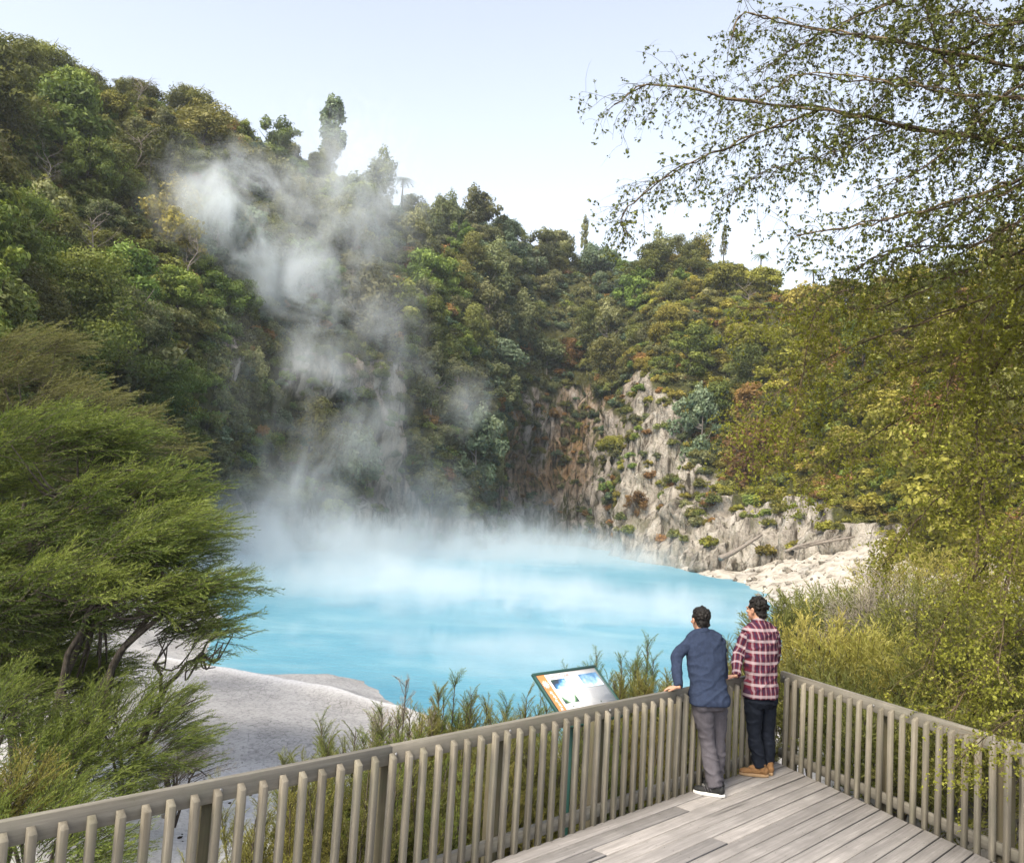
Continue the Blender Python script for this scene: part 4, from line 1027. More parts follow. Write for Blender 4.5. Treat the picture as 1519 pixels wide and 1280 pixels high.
log(1165, 818, 67, 1225, 800, 67, .14, 'thin driftwood branch beside the branching one on the white slope')
# ---------------------------------------------------------------- timber platform with its two railings
AL, BE = rad(43.7), rad(20.3)
CORN = np.array(on_z(1152, 1129.5, 0)[:])
LD = np.array([-math.sin(AL), -math.cos(AL), 0]); RD = np.array([math.sin(BE), -math.cos(BE), 0])
LN = np.array([-math.cos(AL), math.sin(AL), 0])        # outward of the left railing
RN = np.array([math.cos(BE), math.sin(BE), 0])         # outward of the right railing
RAIL_H = .92
def wood_mat(name, axis, light, dark, green=.0, var=.42, per=True, rotz=0.0, attr_rand=False):
    t = NT(name); o = t.obj()
    r = t.attr('v') if attr_rand else t.rnd()
    cmb = t.n('ShaderNodeCombineXYZ')
    t.l(t.math('MULTIPLY', r, 71.0), cmb.inputs[0]); t.l(t.math('MULTIPLY', r, 43.0), cmb.inputs[1]); t.l(t.math('MULTIPLY', r, 29.0), cmb.inputs[2])
    o2 = t.mapping(o, (1, 1, 1), (0, 0, rotz))
    va = t.n('ShaderNodeVectorMath'); va.operation = 'ADD'; t.l(o2, va.inputs[0]); t.l(cmb.outputs[0], va.inputs[1]); q = va.outputs[0]
    s = [1, 1, 1]; s['xyz'.index(axis)] = .045
    g = t.noise(t.mapping(q, s), 38, 6, .7, .5); g2 = t.noise(t.mapping(q, s), 9, 4, .6, 1.2); blot = t.noise(q, 2.6, 5, .65); spk = t.noise(q, 60, 3, .7)
    f = t.math('ADD', t.math('MULTIPLY', g, .6), t.math('MULTIPLY', g2, .4))
    c = t.ramp(f, [(.34, dark), (.50, tuple(.5 * (a + b) for a, b in zip(dark, light))), (.64, light)])
    c = t.mix(t.ramp(blot, [(.40, 0), (.70, .85)]), c, tuple(x * .55 for x in light))
    if green:
        gm = t.ramp(t.noise(q, 4.2, 5, .7), [(.45, 0), (.70, green)])
        c = t.mix(gm, c, (.10, .125, .06))
    c = t.mix(t.ramp(spk, [(.66, 0), (.76, .55)]), c, (.05, .045, .04))
    hs_ = t.n('ShaderNodeHueSaturation'); t.l(c, hs_.inputs['Color'])
    r2 = t.math('FRACT', t.math('MULTIPLY', r, 17.3)); t.l(t.math('MULTIPLY_ADD', r2, var, 1 - var * .55), hs_.inputs['Value'])
    kn = t.voro(t.mapping(q, [x * 1.0 for x in s]), 5.0); km = t.ramp(kn, [(.05, .8), (.10, 0)])
    c = t.mix(km, hs_.outputs[0], tuple(x * .45 for x in dark))
    t.bsdf(c, .85, .25, t.bump(f, .35, .006))
    return t.m
W_RAIL = wood_mat('weathered_rail_timber', 'x', (.255, .238, .205), (.12, .110, .09), .15)
W_BAL = wood_mat('weathered_baluster_timber', 'z', (.28, .256, .21), (.125, .110, .085), .18)
W_POST = wood_mat('weathered_post_timber', 'z', (.19, .165, .11), (.08, .068, .042), .4)
W_DECK = wood_mat('weathered_deck_timber', 'x', (.37, .352, .345), (.165, .155, .152), .0, .13, rotz=0, attr_rand=True)
t_ = NT('galvanised_steel'); t_.bsdf((.35, .35, .36), .45, .5, metal=.8); M_NAIL = t_.m
t_ = NT('dark_shoe_rubber'); t_.bsdf((.02, .02, .02), .7, .3); M_BLACK = t_.m

# --- deck boards: local x along the boards (away from the corner, parallel to the left railing), local y towards the inside
def build_deck():
    m = Matrix.Identity(4)
    inn = -LN
    for r in range(3): m[r][0] = LD[r]; m[r][1] = inn[r]; m[r][2] = (0, 0, 1)[r]; m[r][3] = CORN[r]
    # right railing direction in local coords
    rx, ry = float(RD @ LD), float(RD @ inn)
    mb = MB(); bw, gap, th = .137, .011, .032
    nails = MB(); y = -.02; k = 0
    rs = np.random.RandomState(4)
    while y < 8.6:
        y0, y1 = y, y + bw
        def x_at(yy): return rx / ry * yy - .0
        segs = []; x0a, x0b = x_at(y0), x_at(y1)
        xs = [None] + sorted([rs.uniform(1.6, 5.2), rs.uniform(6.2, 8.5)][: rs.randint(1, 3)]) + [10.5]
        for a, b in zip(xs[:-1], xs[1:]):
            A0 = x0a + .008 if a is None else a + .003; A1 = x0b + .008 if a is None else a + .003
            if b - max(A0, A1) < .5 : continue
            dz = rs.uniform(-.0022, .0022); c = .0045
            top = [(A0 + c, y0 + c), (b - .003 - c, y0 + c), (b - .003 - c, y1 - c), (A1 + c, y1 - c)]
            low = [(A0, y0), (b - .003, y0), (b - .003, y1), (A1, y1)]
            nseg = 1
            V = [(p[0], p[1], dz) for p in top] + [(p[0], p[1], dz - c) for p in low] + [(p[0], p[1], -th) for p in low]
            F = np.array([[0, 1, 2, 3], [4, 5, 1, 0], [5, 6, 2, 1], [6, 7, 3, 2], [7, 4, 0, 3], [8, 9, 5, 4], [9, 10, 6, 5], [10, 11, 7, 6], [11, 8, 4, 7], [11, 10, 9, 8]])
            mb.add(V, F, rs.rand())
            xj = math.ceil(max(A0, A1) / .6) * .6
            while xj < b:
                for yy in (y0 + .03, y1 - .03):
                    th_ = np.linspace(0, 2 * np.pi, 6, endpoint=False)
                    xx = xj + rs.uniform(-.01, .01)
                    nv = np.column_stack([xx + .0042 * np.cos(th_), yy + .0042 * np.sin(th_), np.full(6, dz + .0012)])
                    nails.add(nv, np.array([[0, 1, 2, 3, 4, 5]]))
                xj += .6
        y += bw + gap; k += 1
    root = empty('timber_deck'); root.matrix_world = m
    o = mb.build('deck_boards', W_DECK, root)
    nails.build('nail_heads', M_BLACK, root)
    jo = MB()
    for xj in np.arange(.3, 10.5, .6):
        yy1 = min(8.6, xj * ry / rx if rx > 0 else 8.6)
        jo.add(*cbox(.045, max(.1, yy1 - .1), .14, 0, (xj, max(.1, yy1 - .1) / 2 + .02, -.11)))
    jo.build('joist', W_POST, root)
    fa = MB(); fa.add(*cbox(10.4, .035, .17, .003, (5.2, -.0405, -.115)))
    fa.build('fascia_board', W_RAIL, root)
    tag(root, 'weathered grey timber boards of the viewing platform floor', 'deck', kind='structure')
build_deck()

def railing(name, D, N, length, label, s0, spacing, post_s, flip):
    """origin at the corner; local x along the railing, local y outward"""
    m = Matrix.Identity(4)
    for r in range(3): m[r][0] = D[r]; m[r][1] = N[r]; m[r][2] = (0, 0, 1)[r]; m[r][3] = CORN[r]
    root = empty(name); root.matrix_world = m
    if m.determinant() < 0: pass
    rs = np.random.RandomState(int(length * 10))
    # top rail in board lengths, on edge
    joints = [-.045] + [p for p in post_s if (abs(p - 5.15) < .1)] + [length]
    for a, b in zip(joints[:-1], joints[1:]):
        mb = MB(); mb.add(*cbox(b - a - .004, .045, .115, .0015, (0, 0, 0)), .5)
        mb.build('top_rail', W_RAIL, root, loc=((a + b) / 2, .0685, RAIL_H - .0575))
        mb = MB(); mb.add(*cbox(b - a - .004, .045, .09, .004, (0, 0, 0)), .5)
        mb.build('bottom_rail', W_RAIL, root, loc=((a + b) / 2, .0685, .085))
    # balusters with sloping cut tops
    w = .039
    def bal_mesh():
        bm = bmesh.new(); bmesh.ops.create_cube(bm, size=1)
        for v in bm.verts:
            z = .878 if v.co.z > 0 else -.03
            if v.co.z > 0 and v.co.y < 0: z -= .03
            v.co = Vector((v.co.x * w, v.co.y * w, z))
        bmesh.ops.bevel(bm, geom=bm.edges[:], offset=.0015, segments=1, affect='EDGES')
        mb = MB(); mb.add(*bm_arrays(bm)); return mb.mesh('baluster')
    me = bal_mesh(); me.materials.append(W_BAL)
    s = s0; n = 0
    while s < length - .05 and n < 98:
        o = bpy.data.objects.new('baluster', me); COL.objects.link(o); o.parent = root
        o.location = (s + rs.uniform(-.004, .004), .0235 + rs.uniform(-.001, .001), rs.uniform(-.006, .006)); o.rotation_euler = (rs.uniform(-.004, .004), rs.uniform(-.006, .006), rs.uniform(-.03, .03))
        s += spacing; n += 1
    for p in post_s:
        if p > length: continue
        mb = MB(); mb.add(*cbox(.095, .095, RAIL_H - .05 + 1.9, .005, (0, 0, (RAIL_H - .05 - 1.9) / 2)))
        po = mb.build('post', W_POST, root, loc=(p, .1405, 0))
        bo = MB(); bo.add(*tube([(0, 0, 0), (0, -.008, 0)], [.012, .010], 10)); bo.build('bolt', M_NAIL, po, loc=(-.03, -.0965, RAIL_H - .055))
    tag(root, label, 'railing', 'timber railings of the viewing platform')
    return root
railing('timber_railing', LD, LN, 9.2, 'long timber railing running from the platform corner past the information sign', .05, .131, [.12, 1.67, 2.91, 4.10, 5.15, 6.35, 7.6, 8.9], False)
railing('timber_railing', RD, RN, 5.6, 'short timber railing in front of the yellow green bushes', .09, .131, [.05, 1.33, 2.60, 3.87, 5.02], True)
# ---------------------------------------------------------------- the two men
def rings(cs, rx, ry, yaw, n=20, pw=2.4):
    """loft of superellipse rings with cap; cs centres, rx half width, ry half depth (front/back)"""
    ax = np.array([math.cos(yaw), math.sin(yaw), 0]); ay = np.array([-math.sin(yaw), math.cos(yaw), 0])
    th = np.linspace(0, 2 * np.pi, n, endpoint=False); c, s = np.cos(th), np.sin(th)
    ex = np.sign(c) * np.abs(c) ** (2 / pw); ey = np.sign(s) * np.abs(s) ** (2 / pw)
    V = np.concatenate([np.asarray(q) + np.outer(ex, ax) * a + np.outer(ey, ay) * b for q, a, b in zip(cs, rx, ry)] + [[cs[0]], [cs[-1]]])
    k = np.arange(n); k2 = (k + 1) % n; m = len(cs)
    F = [np.concatenate([np.stack([i * n + k, i * n + k2, (i + 1) * n + k2, (i + 1) * n + k], 1) for i in range(m - 1)])]
    F.append(np.stack([np.full(n, m * n), k2, k], 1)); F.append(np.stack([np.full(n, m * n + 1), (m - 1) * n + k, (m - 1) * n + k2], 1))
    return V, F
_bm = bmesh.new(); bmesh.ops.create_icosphere(_bm, subdivisions=3, radius=1); SPH = bm_arrays(_bm)
def ell(c, r, M=None):
    V = SPH[0] * np.array(r)
    if M is not None: V = V @ np.array(M).T
    return V + np.array(c), SPH[1]
def fused(name, parts, voxel, smooth=3, wrinkle=None, mat=None, parent=None, extra=None):
    """union of closed shapes -> one continuous smooth skin"""
    mb = MB()
    for V, F in parts: mb.add(V, F)
    me = mb.mesh(name); o = bpy.data.objects.new(name, me); COL.objects.link(o)
    m = o.modifiers.new('r', 'REMESH'); m.mode = 'VOXEL'; m.voxel_size = voxel
    m2 = o.modifiers.new('s', 'SMOOTH'); m2.factor = .5; m2.iterations = smooth
    dg = bpy.context.evaluated_depsgraph_get(); me2 = bpy.data.meshes.new_from_object(o.evaluated_get(dg))
    o.modifiers.clear(); o.data = me2; me2.name = name
    V = np.empty(len(me2.vertices) * 3, np.float32); me2.vertices.foreach_get('co', V); V = V.reshape(-1, 3).astype(float)
    if wrinkle:
        N_ = np.empty(len(V) * 3, np.float32); me2.vertices.foreach_get('normal', N_); N_ = N_.reshape(-1, 3)
        V = V + N_ * np.array([wrinkle(Vector(p)) for p in V])[:, None]
        me2.vertices.foreach_set('co', V.astype(np.float32).ravel())
    me2.polygons.foreach_set('use_smooth', np.ones(len(me2.polygons), dtype=bool)); me2.update()
    me2.materials.clear()
    if mat: me2.materials.append(mat)
    if parent: o.parent = parent
    if extra is not None: extra(me2, V)
    return o
def rotz(a): return np.array([[math.cos(a), -math.sin(a), 0], [math.sin(a), math.cos(a), 0], [0, 0, 1]])
def rotx(a): return np.array([[1, 0, 0], [0, math.cos(a), -math.sin(a)], [0, math.sin(a), math.cos(a)]])
def pt(px, py, D): return np.array(at(px, py, D)[:])
def plain(name, col_, rough=.8, scale=60, amt=.25, spec=.2, bump=.3):
    t = NT(name); o = t.obj(); n = t.noise(o, scale, 4, .65); n2 = t.noise(o, scale * .12, 3, .6)
    f = t.math('ADD', t.math('MULTIPLY', n, .6), t.math('MULTIPLY', n2, .4))
    t.bsdf(t.ramp(f, [(.3, tuple(c * (1 - amt) for c in col_)), (.7, tuple(c * (1 + amt) for c in col_))]), rough, spec, t.bump(n, bump, .002)); return t.m
t_ = NT('skin'); n_ = t_.noise(t_.obj(), 40, 4, .6); t_.bsdf(t_.ramp(n_, [(.3, (.36, .19, .125)), (.7, (.47, .27, .185))]), .5, .35).inputs['Subsurface Weight'].default_value = .08; M_SKIN = t_.m
M_HAIR = plain('black_hair', (.008, .0065, .006), .6, 190, .6, .25, .9)
M_SWEAT = plain('navy_sweater', (.024, .034, .064), .9, 260, .45, .1, .5)
M_GREYT = plain('grey_trouser', (.088, .083, .098), .85, 220, .3, .15, .4)
M_JEAN = plain('dark_jean', (.008, .011, .019), .85, 220, .5, .15, .4)
M_TAN = plain('tan_suede', (.20, .11, .05), .85, 90, .25, .2)
M_TANS = plain('tan_sole', (.28, .19, .11), .7, 40, .15)
M_SNEAK = plain('black_knit_shoe', (.016, .017, .018), .7, 150, .5, .3)
M_WSOLE = plain('white_sole', (.62, .62, .60), .6, 30, .1)
M_EYE = plain('dark_eye', (.02, .015, .012), .25, 20, .2, .5)
def plaid_mat():
    t = NT('checked_flannel'); a, b = t.attr('pa'), t.attr('pb')
    def stripe(x, period, w, off=0.0):
        f = t.math('FRACT', t.math('ADD', t.math('DIVIDE', x, period), off)); d = t.math('ABSOLUTE', t.math('SUBTRACT', f, .5))
        return t.ramp(d, [(max(0, w - .025), 1), (w + .025, 0)])
    P_ = .104
    base = (.10, .014, .027)
    navy = (.022, .018, .042); white = (.42, .36, .39)
    va, vb = stripe(a, P_ * .62, .12, .1), stripe(b, P_, .125, .0)
    na, nb = stripe(a, P_ * .62, .17, .6), stripe(b, P_, .15, .5)
    c = t.mix(t.math('MULTIPLY', na, .75), base, navy); c = t.mix(t.math('MULTIPLY', nb, .35), c, navy)
    c = t.mix(t.math('MULTIPLY', va, .34), c, white); c = t.mix(t.math('MULTIPLY', vb, .58), c, white)
    n = t.noise(t.obj(), 220, 3, .6)
    t.bsdf(c, .9, .12, t.bump(n, .35, .002)); return t.m
M_PLAID = plaid_mat()

def hand_parts(wr, fdir, pdown, side, curl, L=.185, thumb_out=.7):
    """palm, four fingers of different length with knuckle bends, thumb from the side of the palm"""
    f = nrm(fdir); dn = np.array(pdown, float); dn = nrm(dn - f * np.dot(dn, f)); sd_ = np.cross(dn, f) * side      # towards the thumb
    parts = []; pl = L * .50; kn = wr + f * pl
    cs = [wr - f * .015, wr + f * .02, wr + f * .055, kn]
    hw = [.026, .031, .041, .040]; ht = [.020, .019, .016, .013]
    V = []; n = 14; th = np.linspace(0, 2 * np.pi, n, endpoint=False)
    for c, a, b in zip(cs, hw, ht): V.append(c + np.outer(np.cos(th), sd_) * a + np.outer(np.sin(th), dn) * b)
    V = np.concatenate(V + [[cs[0]], [cs[-1]]]); k = np.arange(n); k2 = (k + 1) % n; m = 4
    F = [np.concatenate([np.stack([i * n + k, i * n + k2, (i + 1) * n + k2, (i + 1) * n + k], 1) for i in range(m - 1)]), np.stack([np.full(n, m * n), k2, k], 1), np.stack([np.full(n, m * n + 1), (m - 1) * n + k, (m - 1) * n + k2], 1)]
    parts.append((V, F))
    for i, (off, ln, sp) in enumerate(((.031, .072, .10), (.0105, .080, .03), (-.0105, .074, -.05), (-.031, .058, -.14))):
        d = nrm(f + sd_ * sp); p = kn - f * .012 + sd_ * off; P = [p]; ang = 0
        for s_, fr in enumerate((.14, .42, .26, .20)):
            ang += (0, curl * .8, curl * 1.1, curl * .8)[s_] * (1 + .08 * i); P.append(P[-1] + (d * math.cos(ang) + dn * math.sin(ang)) * ln * fr)
        parts.append(tube(P, [.0095, .0092, .0086, .0078, .0058], 8))
    b0 = wr + f * .025 + sd_ * .026; td = nrm(f * .75 + sd_ * thumb_out + dn * .25)
    parts.append(tube([b0, b0 + td * .028, b0 + td * .028 + nrm(td + f * .3) * .030, b0 + td * .028 + nrm(td + f * .4) * .054], [.0135, .0115, .0098, .0065], 8))
    return parts
def head_parts(c, M):
    P = []
    def e(o, r): P.append(ell(np.array(c) + np.array(M) @ np.array(o), r, M))
    e((0, -.012, .028), (.074, .094, .088)); e((0, .028, -.035), (.060, .066, .075)); e((0, .048, -.088), (.036, .036, .028)); e((0, -.03, -.03), (.062, .06, .06))
    e((0, .092, .012), (.045, .014, .012))
    def tb(a, b, r0, r1): P.append(tube([np.array(c) + np.array(M) @ np.array(a), np.array(c) + np.array(M) @ np.array(b)], [r0, r1], 8))
    tb((0, .090, .010), (0, .110, -.030), .009, .014); e((0, .090, -.060), (.024, .012, .006)); e((0, .088, -.070), (.020, .012, .006))
    for s in (1, -1):
        e((s * .076, -.004, -.012), (.009, .020, .031)); e((s * .082, -.010, .004), (.008, .014, .014)); e((s * .045, .066, -.022), (.022, .020, .016))
    return P
def man(J, yaw, hyaw, hpitch, foot, mats, label, hair_kind, plaid=False, slim=1.0):
    O = np.array(J['foot']); root = empty('person', O)
    FD = {s: np.array(J['fd' + s], float) for s in 'LR'}; J = {k: (np.array(v, float) - O) for k, v in J.items()}
    M = rotz(hyaw) @ rotx(hpitch); hc = J['head']
    def arm(s, r): return tube(catmull([J['sh' + s], J['el' + s], J['wr' + s]], 11), np.interp(np.linspace(0, 1, 11), [0, .15, .48, .55, 1], r), 12)
    def leg(s, r): return tube(catmull([J['hip' + s] + np.array([0, 0, .03]), J['kn' + s], J['an' + s]], 13), np.interp(np.linspace(0, 1, 13), [0, .15, .5, .68, 1], r), 14)
    spine = catmull([J['pel'] - np.array([0, 0, .07]), J['pel'], J['waist'], J['chest'], J['upper'], J['neck']], 16)
    def torso(dx, dy, i0=0, sc_=1.0):
        k = np.linspace(0, 1, 16); rx = np.interp(k, [0, .2, .4, .6, .8, .93, 1], [.135, .165, .155, .168, .172, .115, .058]) * slim + dx
        ry = np.interp(k, [0, .2, .4, .6, .8, .93, 1], [.095, .115, .102, .115, .105, .075, .056]) * slim + dy
        return rings(spine[i0:], rx[i0:], ry[i0:], yaw)
    clav = [tube([J['neck'] - np.array([0, 0, .03]), (J['neck'] * .5 + J['sh' + s] * .5) + np.array([0, 0, -.004]), J['sh' + s]], [.05, .052, .055], 10) for s in 'LR']
    # --- the body: one continuous mesh
    body = [torso(-.012, -.012)] + clav + [arm(s, [.047, .046, .036, .037, .026]) for s in 'LR'] + [leg(s, [.075, .078, .050, .050, .034]) for s in 'LR']
    body += [tube([J['neck'] - np.array([0, 0, .05]), J['neck'] * .5 + hc * .5 + M @ np.array([0, -.012, -.02]), hc + M @ np.array([0, -.012, -.03])], [.062, .054, .056], 14)]
    body += head_parts(hc, M)
    for s in 'LR': body += hand_parts(J['wr' + s], FD[s], (0, 0, -1), 1 if s == 'R' else -1, .42)
    b = fused('body', body, .0042, 3, None, M_SKIN, root)
    for s in (1, -1):
        mb = MB(); mb.add(*ell(hc + M @ np.array([s * .030, .0815, .0]), (.008, .006, .006), M)); mb.build('eye', M_EYE, root, True)
    # --- hair
    rs = np.random.RandomState(5 if plaid else 6); hp = []
    hp.append(ell(hc + M @ np.array([0, -.022, .036]), (.080, .096, .090), M)); hp.append(ell(hc + M @ np.array([0, -.050, -.018]), (.066, .060, .062), M))
    nb = 170 if hair_kind == 'wavy' else 150
    for k in range(nb):
        d = rs.normal(size=3); d /= np.linalg.norm(d)
        if d[1] > .55 and d[2] < .45: continue
        if d[2] < -.25 and d[1] > -.25: continue
        p = np.array([0, -.022, .034]) + d * np.array([.079, .094, .090]) if d[2] > -.3 else np.array([0, -.052, -.018]) + d * np.array([.064, .058, .064])
        r = rs.uniform(.013, .021) if hair_kind == 'wavy' else rs.uniform(.009, .013)
        hp.append(ell(hc + M @ (p + (d * .004 if hair_kind == 'wavy' else 0)), (r, r, r * (.8 if hair_kind == 'wavy' else 1.1)), M))
    fused('hair', hp, .0046, 1, lambda p: .003 * mnoise.noise(p * 110), M_HAIR, root)
    # --- top
    dxy = .014 if plaid else .010
    k0 = 4 if plaid else 3
    top = [torso(dxy, dxy, k0)] + [tube([J['neck'] - np.array([0, 0, .03]), (J['neck'] * .5 + J['sh' + s] * .5), J['sh' + s]], [.062, .064, .067], 12) for s in 'LR']
    top += [arm(s, [.064, .062, .054, .056, .040] if plaid else [.062, .060, .050, .049, .038]) for s in 'LR']
    hem = spine[k0]; hz = np.array([0, 0, -.05 if plaid else -.045])
    top += [rings([hem + hz, hem + hz * .2, spine[k0 + 2]], np.array([.186, .186, .170]) * slim, np.array([.142, .140, .115]) * slim, yaw)]
    nb_ = J['neck']; up_ = nrm(hc - nb_)
    top += [tube([nb_ - up_ * .02, nb_ + up_ * (.030 if plaid else .012)], [.072, .066] if plaid else [.072, .064], 16)]
    def wr_top(p):
        q = Vector((p.x * 6, p.y * 6, p.z * 6 + 4 * p.x)); n = mnoise.noise(q * 1.3); f = 1 - abs(mnoise.noise(Vector((p.x * 5 + p.z * 5, p.y * 5, p.z * 9 - p.x * 6)))) * 2
        return .007 * n + .014 * max(0, f - .3)
    def uv(me, V):
        pa = np.empty(len(V)); pb = np.empty(len(V)); ax = np.array([math.cos(yaw), math.sin(yaw), 0])
        segs = []
        for s in 'LR': segs += [(J['sh' + s], J['el' + s], 0, s), (J['el' + s], J['wr' + s], np.linalg.norm(J['el' + s] - J['sh' + s]), s)]
        sax = [nrm(b_ - a_) for a_, b_, _, _ in segs]
        sp = spine; 
        for i, p in enumerate(V):
            best = None
            for (a_, b_, off, s), d_ in zip(segs, sax):
                L = np.linalg.norm(b_ - a_); t_s = np.clip(np.dot(p - a_, d_), .02, L); q = a_ + d_ * t_s; dist = np.linalg.norm(p - q) - .055
                if best is None or dist < best[0]: best = (dist, off + np.dot(p - a_, d_), p - q, d_)
            z = np.clip(p[2], sp[0][2], sp[-1][2]); c = np.array([np.interp(z, sp[:, 2], sp[:, 0]), np.interp(z, sp[:, 2], sp[:, 1]), z])
            rel = p - c; tx = np.dot(rel, ax); dt = np.linalg.norm([tx / 1.5, np.dot(rel, [-ax[1], ax[0], 0])]) - .115
            if best[0] < dt and best[0] < .03:
                e1 = nrm(np.cross(best[3], [.3, 1, .2])); e2 = np.cross(best[3], e1)
                pb[i] = best[1] + .03; pa[i] = math.atan2(np.dot(best[2], e1), np.dot(best[2], e2)) * .055
            else: pa[i] = tx * 1.15 + .01; pb[i] = p[2]
        set_attr(me, 'pa', pa); set_attr(me, 'pb', pb)
    fused('checked_shirt' if plaid else 'sweater', top, .0065, 5, wr_top, M_PLAID if plaid else mats[0], root, uv if plaid else None)
    # --- trousers
    tr = [rings([spine[0] - np.array([0, 0, .02]), spine[1], spine[2], spine[3], spine[4]], np.array([.13, .156, .168, .160, .150]) * slim, np.array([.10, .116, .120, .108, .10]) * slim, yaw)]
    fw = np.array([-math.sin(yaw), math.cos(yaw), 0])
    for s in 'LR':
        tr.append(leg(s, [.092, .094, .066, .067, .060] if not plaid else [.090, .090, .062, .061, .052]))
        tr.append(ell(J['hip' + s] - fw * .040 + np.array([0, 0, .01]), (.078, .070, .085)))
    def wr_tr(p):
        f = 1 - abs(mnoise.noise(Vector((p.x * 7, p.y * 7, p.z * 13 + p.x * 5)))) * 2.2; low = 1 if p.z < .35 else .55
        return .006 * mnoise.noise(p * 9) + .016 * low * max(0, f - .2)
    fused('trousers', tr, .0068, 4, wr_tr, mats[1], root)
    # --- shoes
    for s in 'LR':
        a = J['an' + s]; fy = foot[s]; R = rotz(fy); z0 = 0.0
        org = np.array([a[0], a[1], z0]) - O * np.array([0, 0, 0])
        org[2] = -O[2] if abs(O[2]) > 1e-6 else 0
        def w_(q): return org + R @ np.array(q)
        up = [ell(w_((0, -.045, .055)), (.036, .042, .045), R), ell(w_((0, .03, .055)), (.040, .075, .042), R), ell(w_((.004, .125, .042)), (.043, .070, .030), R), ell(w_((0, .05, .075)), (.033, .06, .032), R),
              tube([w_((0, -.022, .05)), w_((0, -.018, .125 if plaid else .105))], [.044, .042], 14)]
        sh = fused('shoe', up, .004, 2, lambda p: .0012 * mnoise.noise(p * 60), mats[2], root)
        th = np.linspace(0, 2 * np.pi, 40, endpoint=False); yy = np.sin(th) * .145 + .052; wd = np.interp(yy, [-.093, -.05, .03, .12, .197], [.034, .038, .039, .048, .040])
        xx = np.cos(th); xx = np.sign(xx) * np.abs(xx) ** .8 * wd
        mb = MB(); lv = [(.002, .97), (.010, 1.0), (.024, .99), (.030, .95)]
        V = np.concatenate([np.column_stack([xx * s_, (yy - .052) * s_ + .052, np.full(40, z)]) for z, s_ in lv] + [[(0, .052, .002)], [(0, .052, .03)]]); V = V @ R.T + org
        k = np.arange(40); k2 = (k + 1) % 40
        F = [np.concatenate([np.stack([i * 40 + k, i * 40 + k2, (i + 1) * 40 + k2, (i + 1) * 40 + k], 1) for i in range(3)]), np.stack([np.full(40, 160), k2, k], 1), np.stack([np.full(40, 161), 120 + k, 120 + k2], 1)]
        mb.add(V, F); mb.build('sole', mats[3], sh, True)
        if not plaid:
            st_ = MB()
            for q in (.035, .06, .085):
                for sx in (1, -1): st_.add(*tube([w_((sx * .044, q - .012, .045)), w_((sx * .030, q + .012, .082))], .0035, 5))
            st_.build('side_stripe', M_GREYT, sh)
        lc = MB()
        for q in (.045, .062, .079, .096): lc.add(*tube([w_((-.022, q, .104 - q * .25)), w_((0, q + .004, .112 - q * .25)), w_((.022, q, .104 - q * .25))], .003, 5))
        lc.build('lace', M_BLACK if plaid else M_WSOLE, sh)
    tag(root, label, 'person', 'visitors at the railing')
    return root
def fv(x, y, z): return np.array([x, y, z], float)
def fence_pt(px, n, z):
    best = min(np.linspace(-.2, 6, 1500), key=lambda s: abs(proj_x(CORN + LD * s + LN * n + np.array([0, 0, z])) - px)); return CORN + LD * best + LN * n + np.array([0, 0, z])
def proj_x(p):
    d = Vector(p) - CAM_POS; return CX + F_PX * d.dot(CAM_RT) / d.dot(CAM_FWD)
f1 = fence_pt(1052, -.15, 0); f2 = fence_pt(1127, -.14, 0)
d1, d2 = f1[1], f2[1]
h1 = fence_pt(999, .05, RAIL_H); h2 = fence_pt(1084, .05, RAIL_H)
P1 = dict(foot=f1, pel=pt(1052, 1036, d1 + .02), waist=pt(1050, 1008, d1 + .08), chest=pt(1047, 974, d1 + .16), upper=pt(1046, 952, d1 + .20), neck=pt(1042, 936.5, d1 + .23), head=pt(1039, 919, d1 + .28),
          shL=pt(1025, 952, d1 + .18), shR=pt(1066, 951, d1 + .22), elL=pt(1004, 976, d1 + .10), wrL=h1 - LN * .055 + fv(0, 0, .045), elR=pt(1071, 982, d1 + .40), wrR=fence_pt(1073, .0, RAIL_H + .045),
          hipL=pt(1041, 1044, d1 + .0), hipR=pt(1063, 1043, d1 + .06), knL=pt(1049, 1097, d1 + .06), knR=pt(1065, 1094, d1 + .16), anL=f1 + fv(.045, -.02, .085), anR=f1 + fv(.10, .17, .085),
          fdL=nrm(LN + LD * .5) + fv(0, 0, -.22), fdR=np.array([-.5, .75, -.3]), curl=fv(0, 0, 0))
for k in ('fdL', 'fdR'): P1[k] = P1[k]
man(P1, rad(8), rad(14), rad(-4), {'L': rad(68), 'R': rad(40)}, (M_SWEAT, M_GREYT, M_SNEAK, M_WSOLE), 'man in a navy sweater and grey trousers leaning with his left hand on the railing', 'short')
P2 = dict(foot=f2, pel=pt(1128, 1034, d2 + .02), waist=pt(1129, 1004, d2 + .03), chest=pt(1128, 966, d2 + .06), upper=pt(1127, 940, d2 + .08), neck=pt(1125, 922.5, d2 + .10), head=pt(1122, 904, d2 + .13),
          shL=pt(1108, 941, d2 + .04), shR=pt(1146, 938, d2 + .12), elL=pt(1096, 969, d2 + .06), wrL=h2 - LN * .055 + fv(0, 0, .045), elR=pt(1150, 972, d2 + .22), wrR=np.array([2.86, 9.42, RAIL_H + .07]),
          hipL=pt(1118, 1040, d2), hipR=pt(1138, 1039, d2 + .06), knL=pt(1119, 1088, d2 + .02), knR=pt(1139, 1084, d2 + .10), anL=f2 + fv(-.01, -.02, .09), anR=f2 + fv(.11, .10, .09),
          fdL=nrm(LN + LD * .35) + fv(0, 0, -.22), fdR=np.array([-.3, .85, -.3]), curl=fv(0, 0, 0))
man(P2, rad(24), rad(40), rad(0), {'L': rad(82), 'R': rad(10)}, (M_PLAID, M_JEAN, M_TAN, M_TANS), 'man in a maroon and white checked shirt and dark jeans standing in the railing corner', 'wavy', plaid=True, slim=.97)

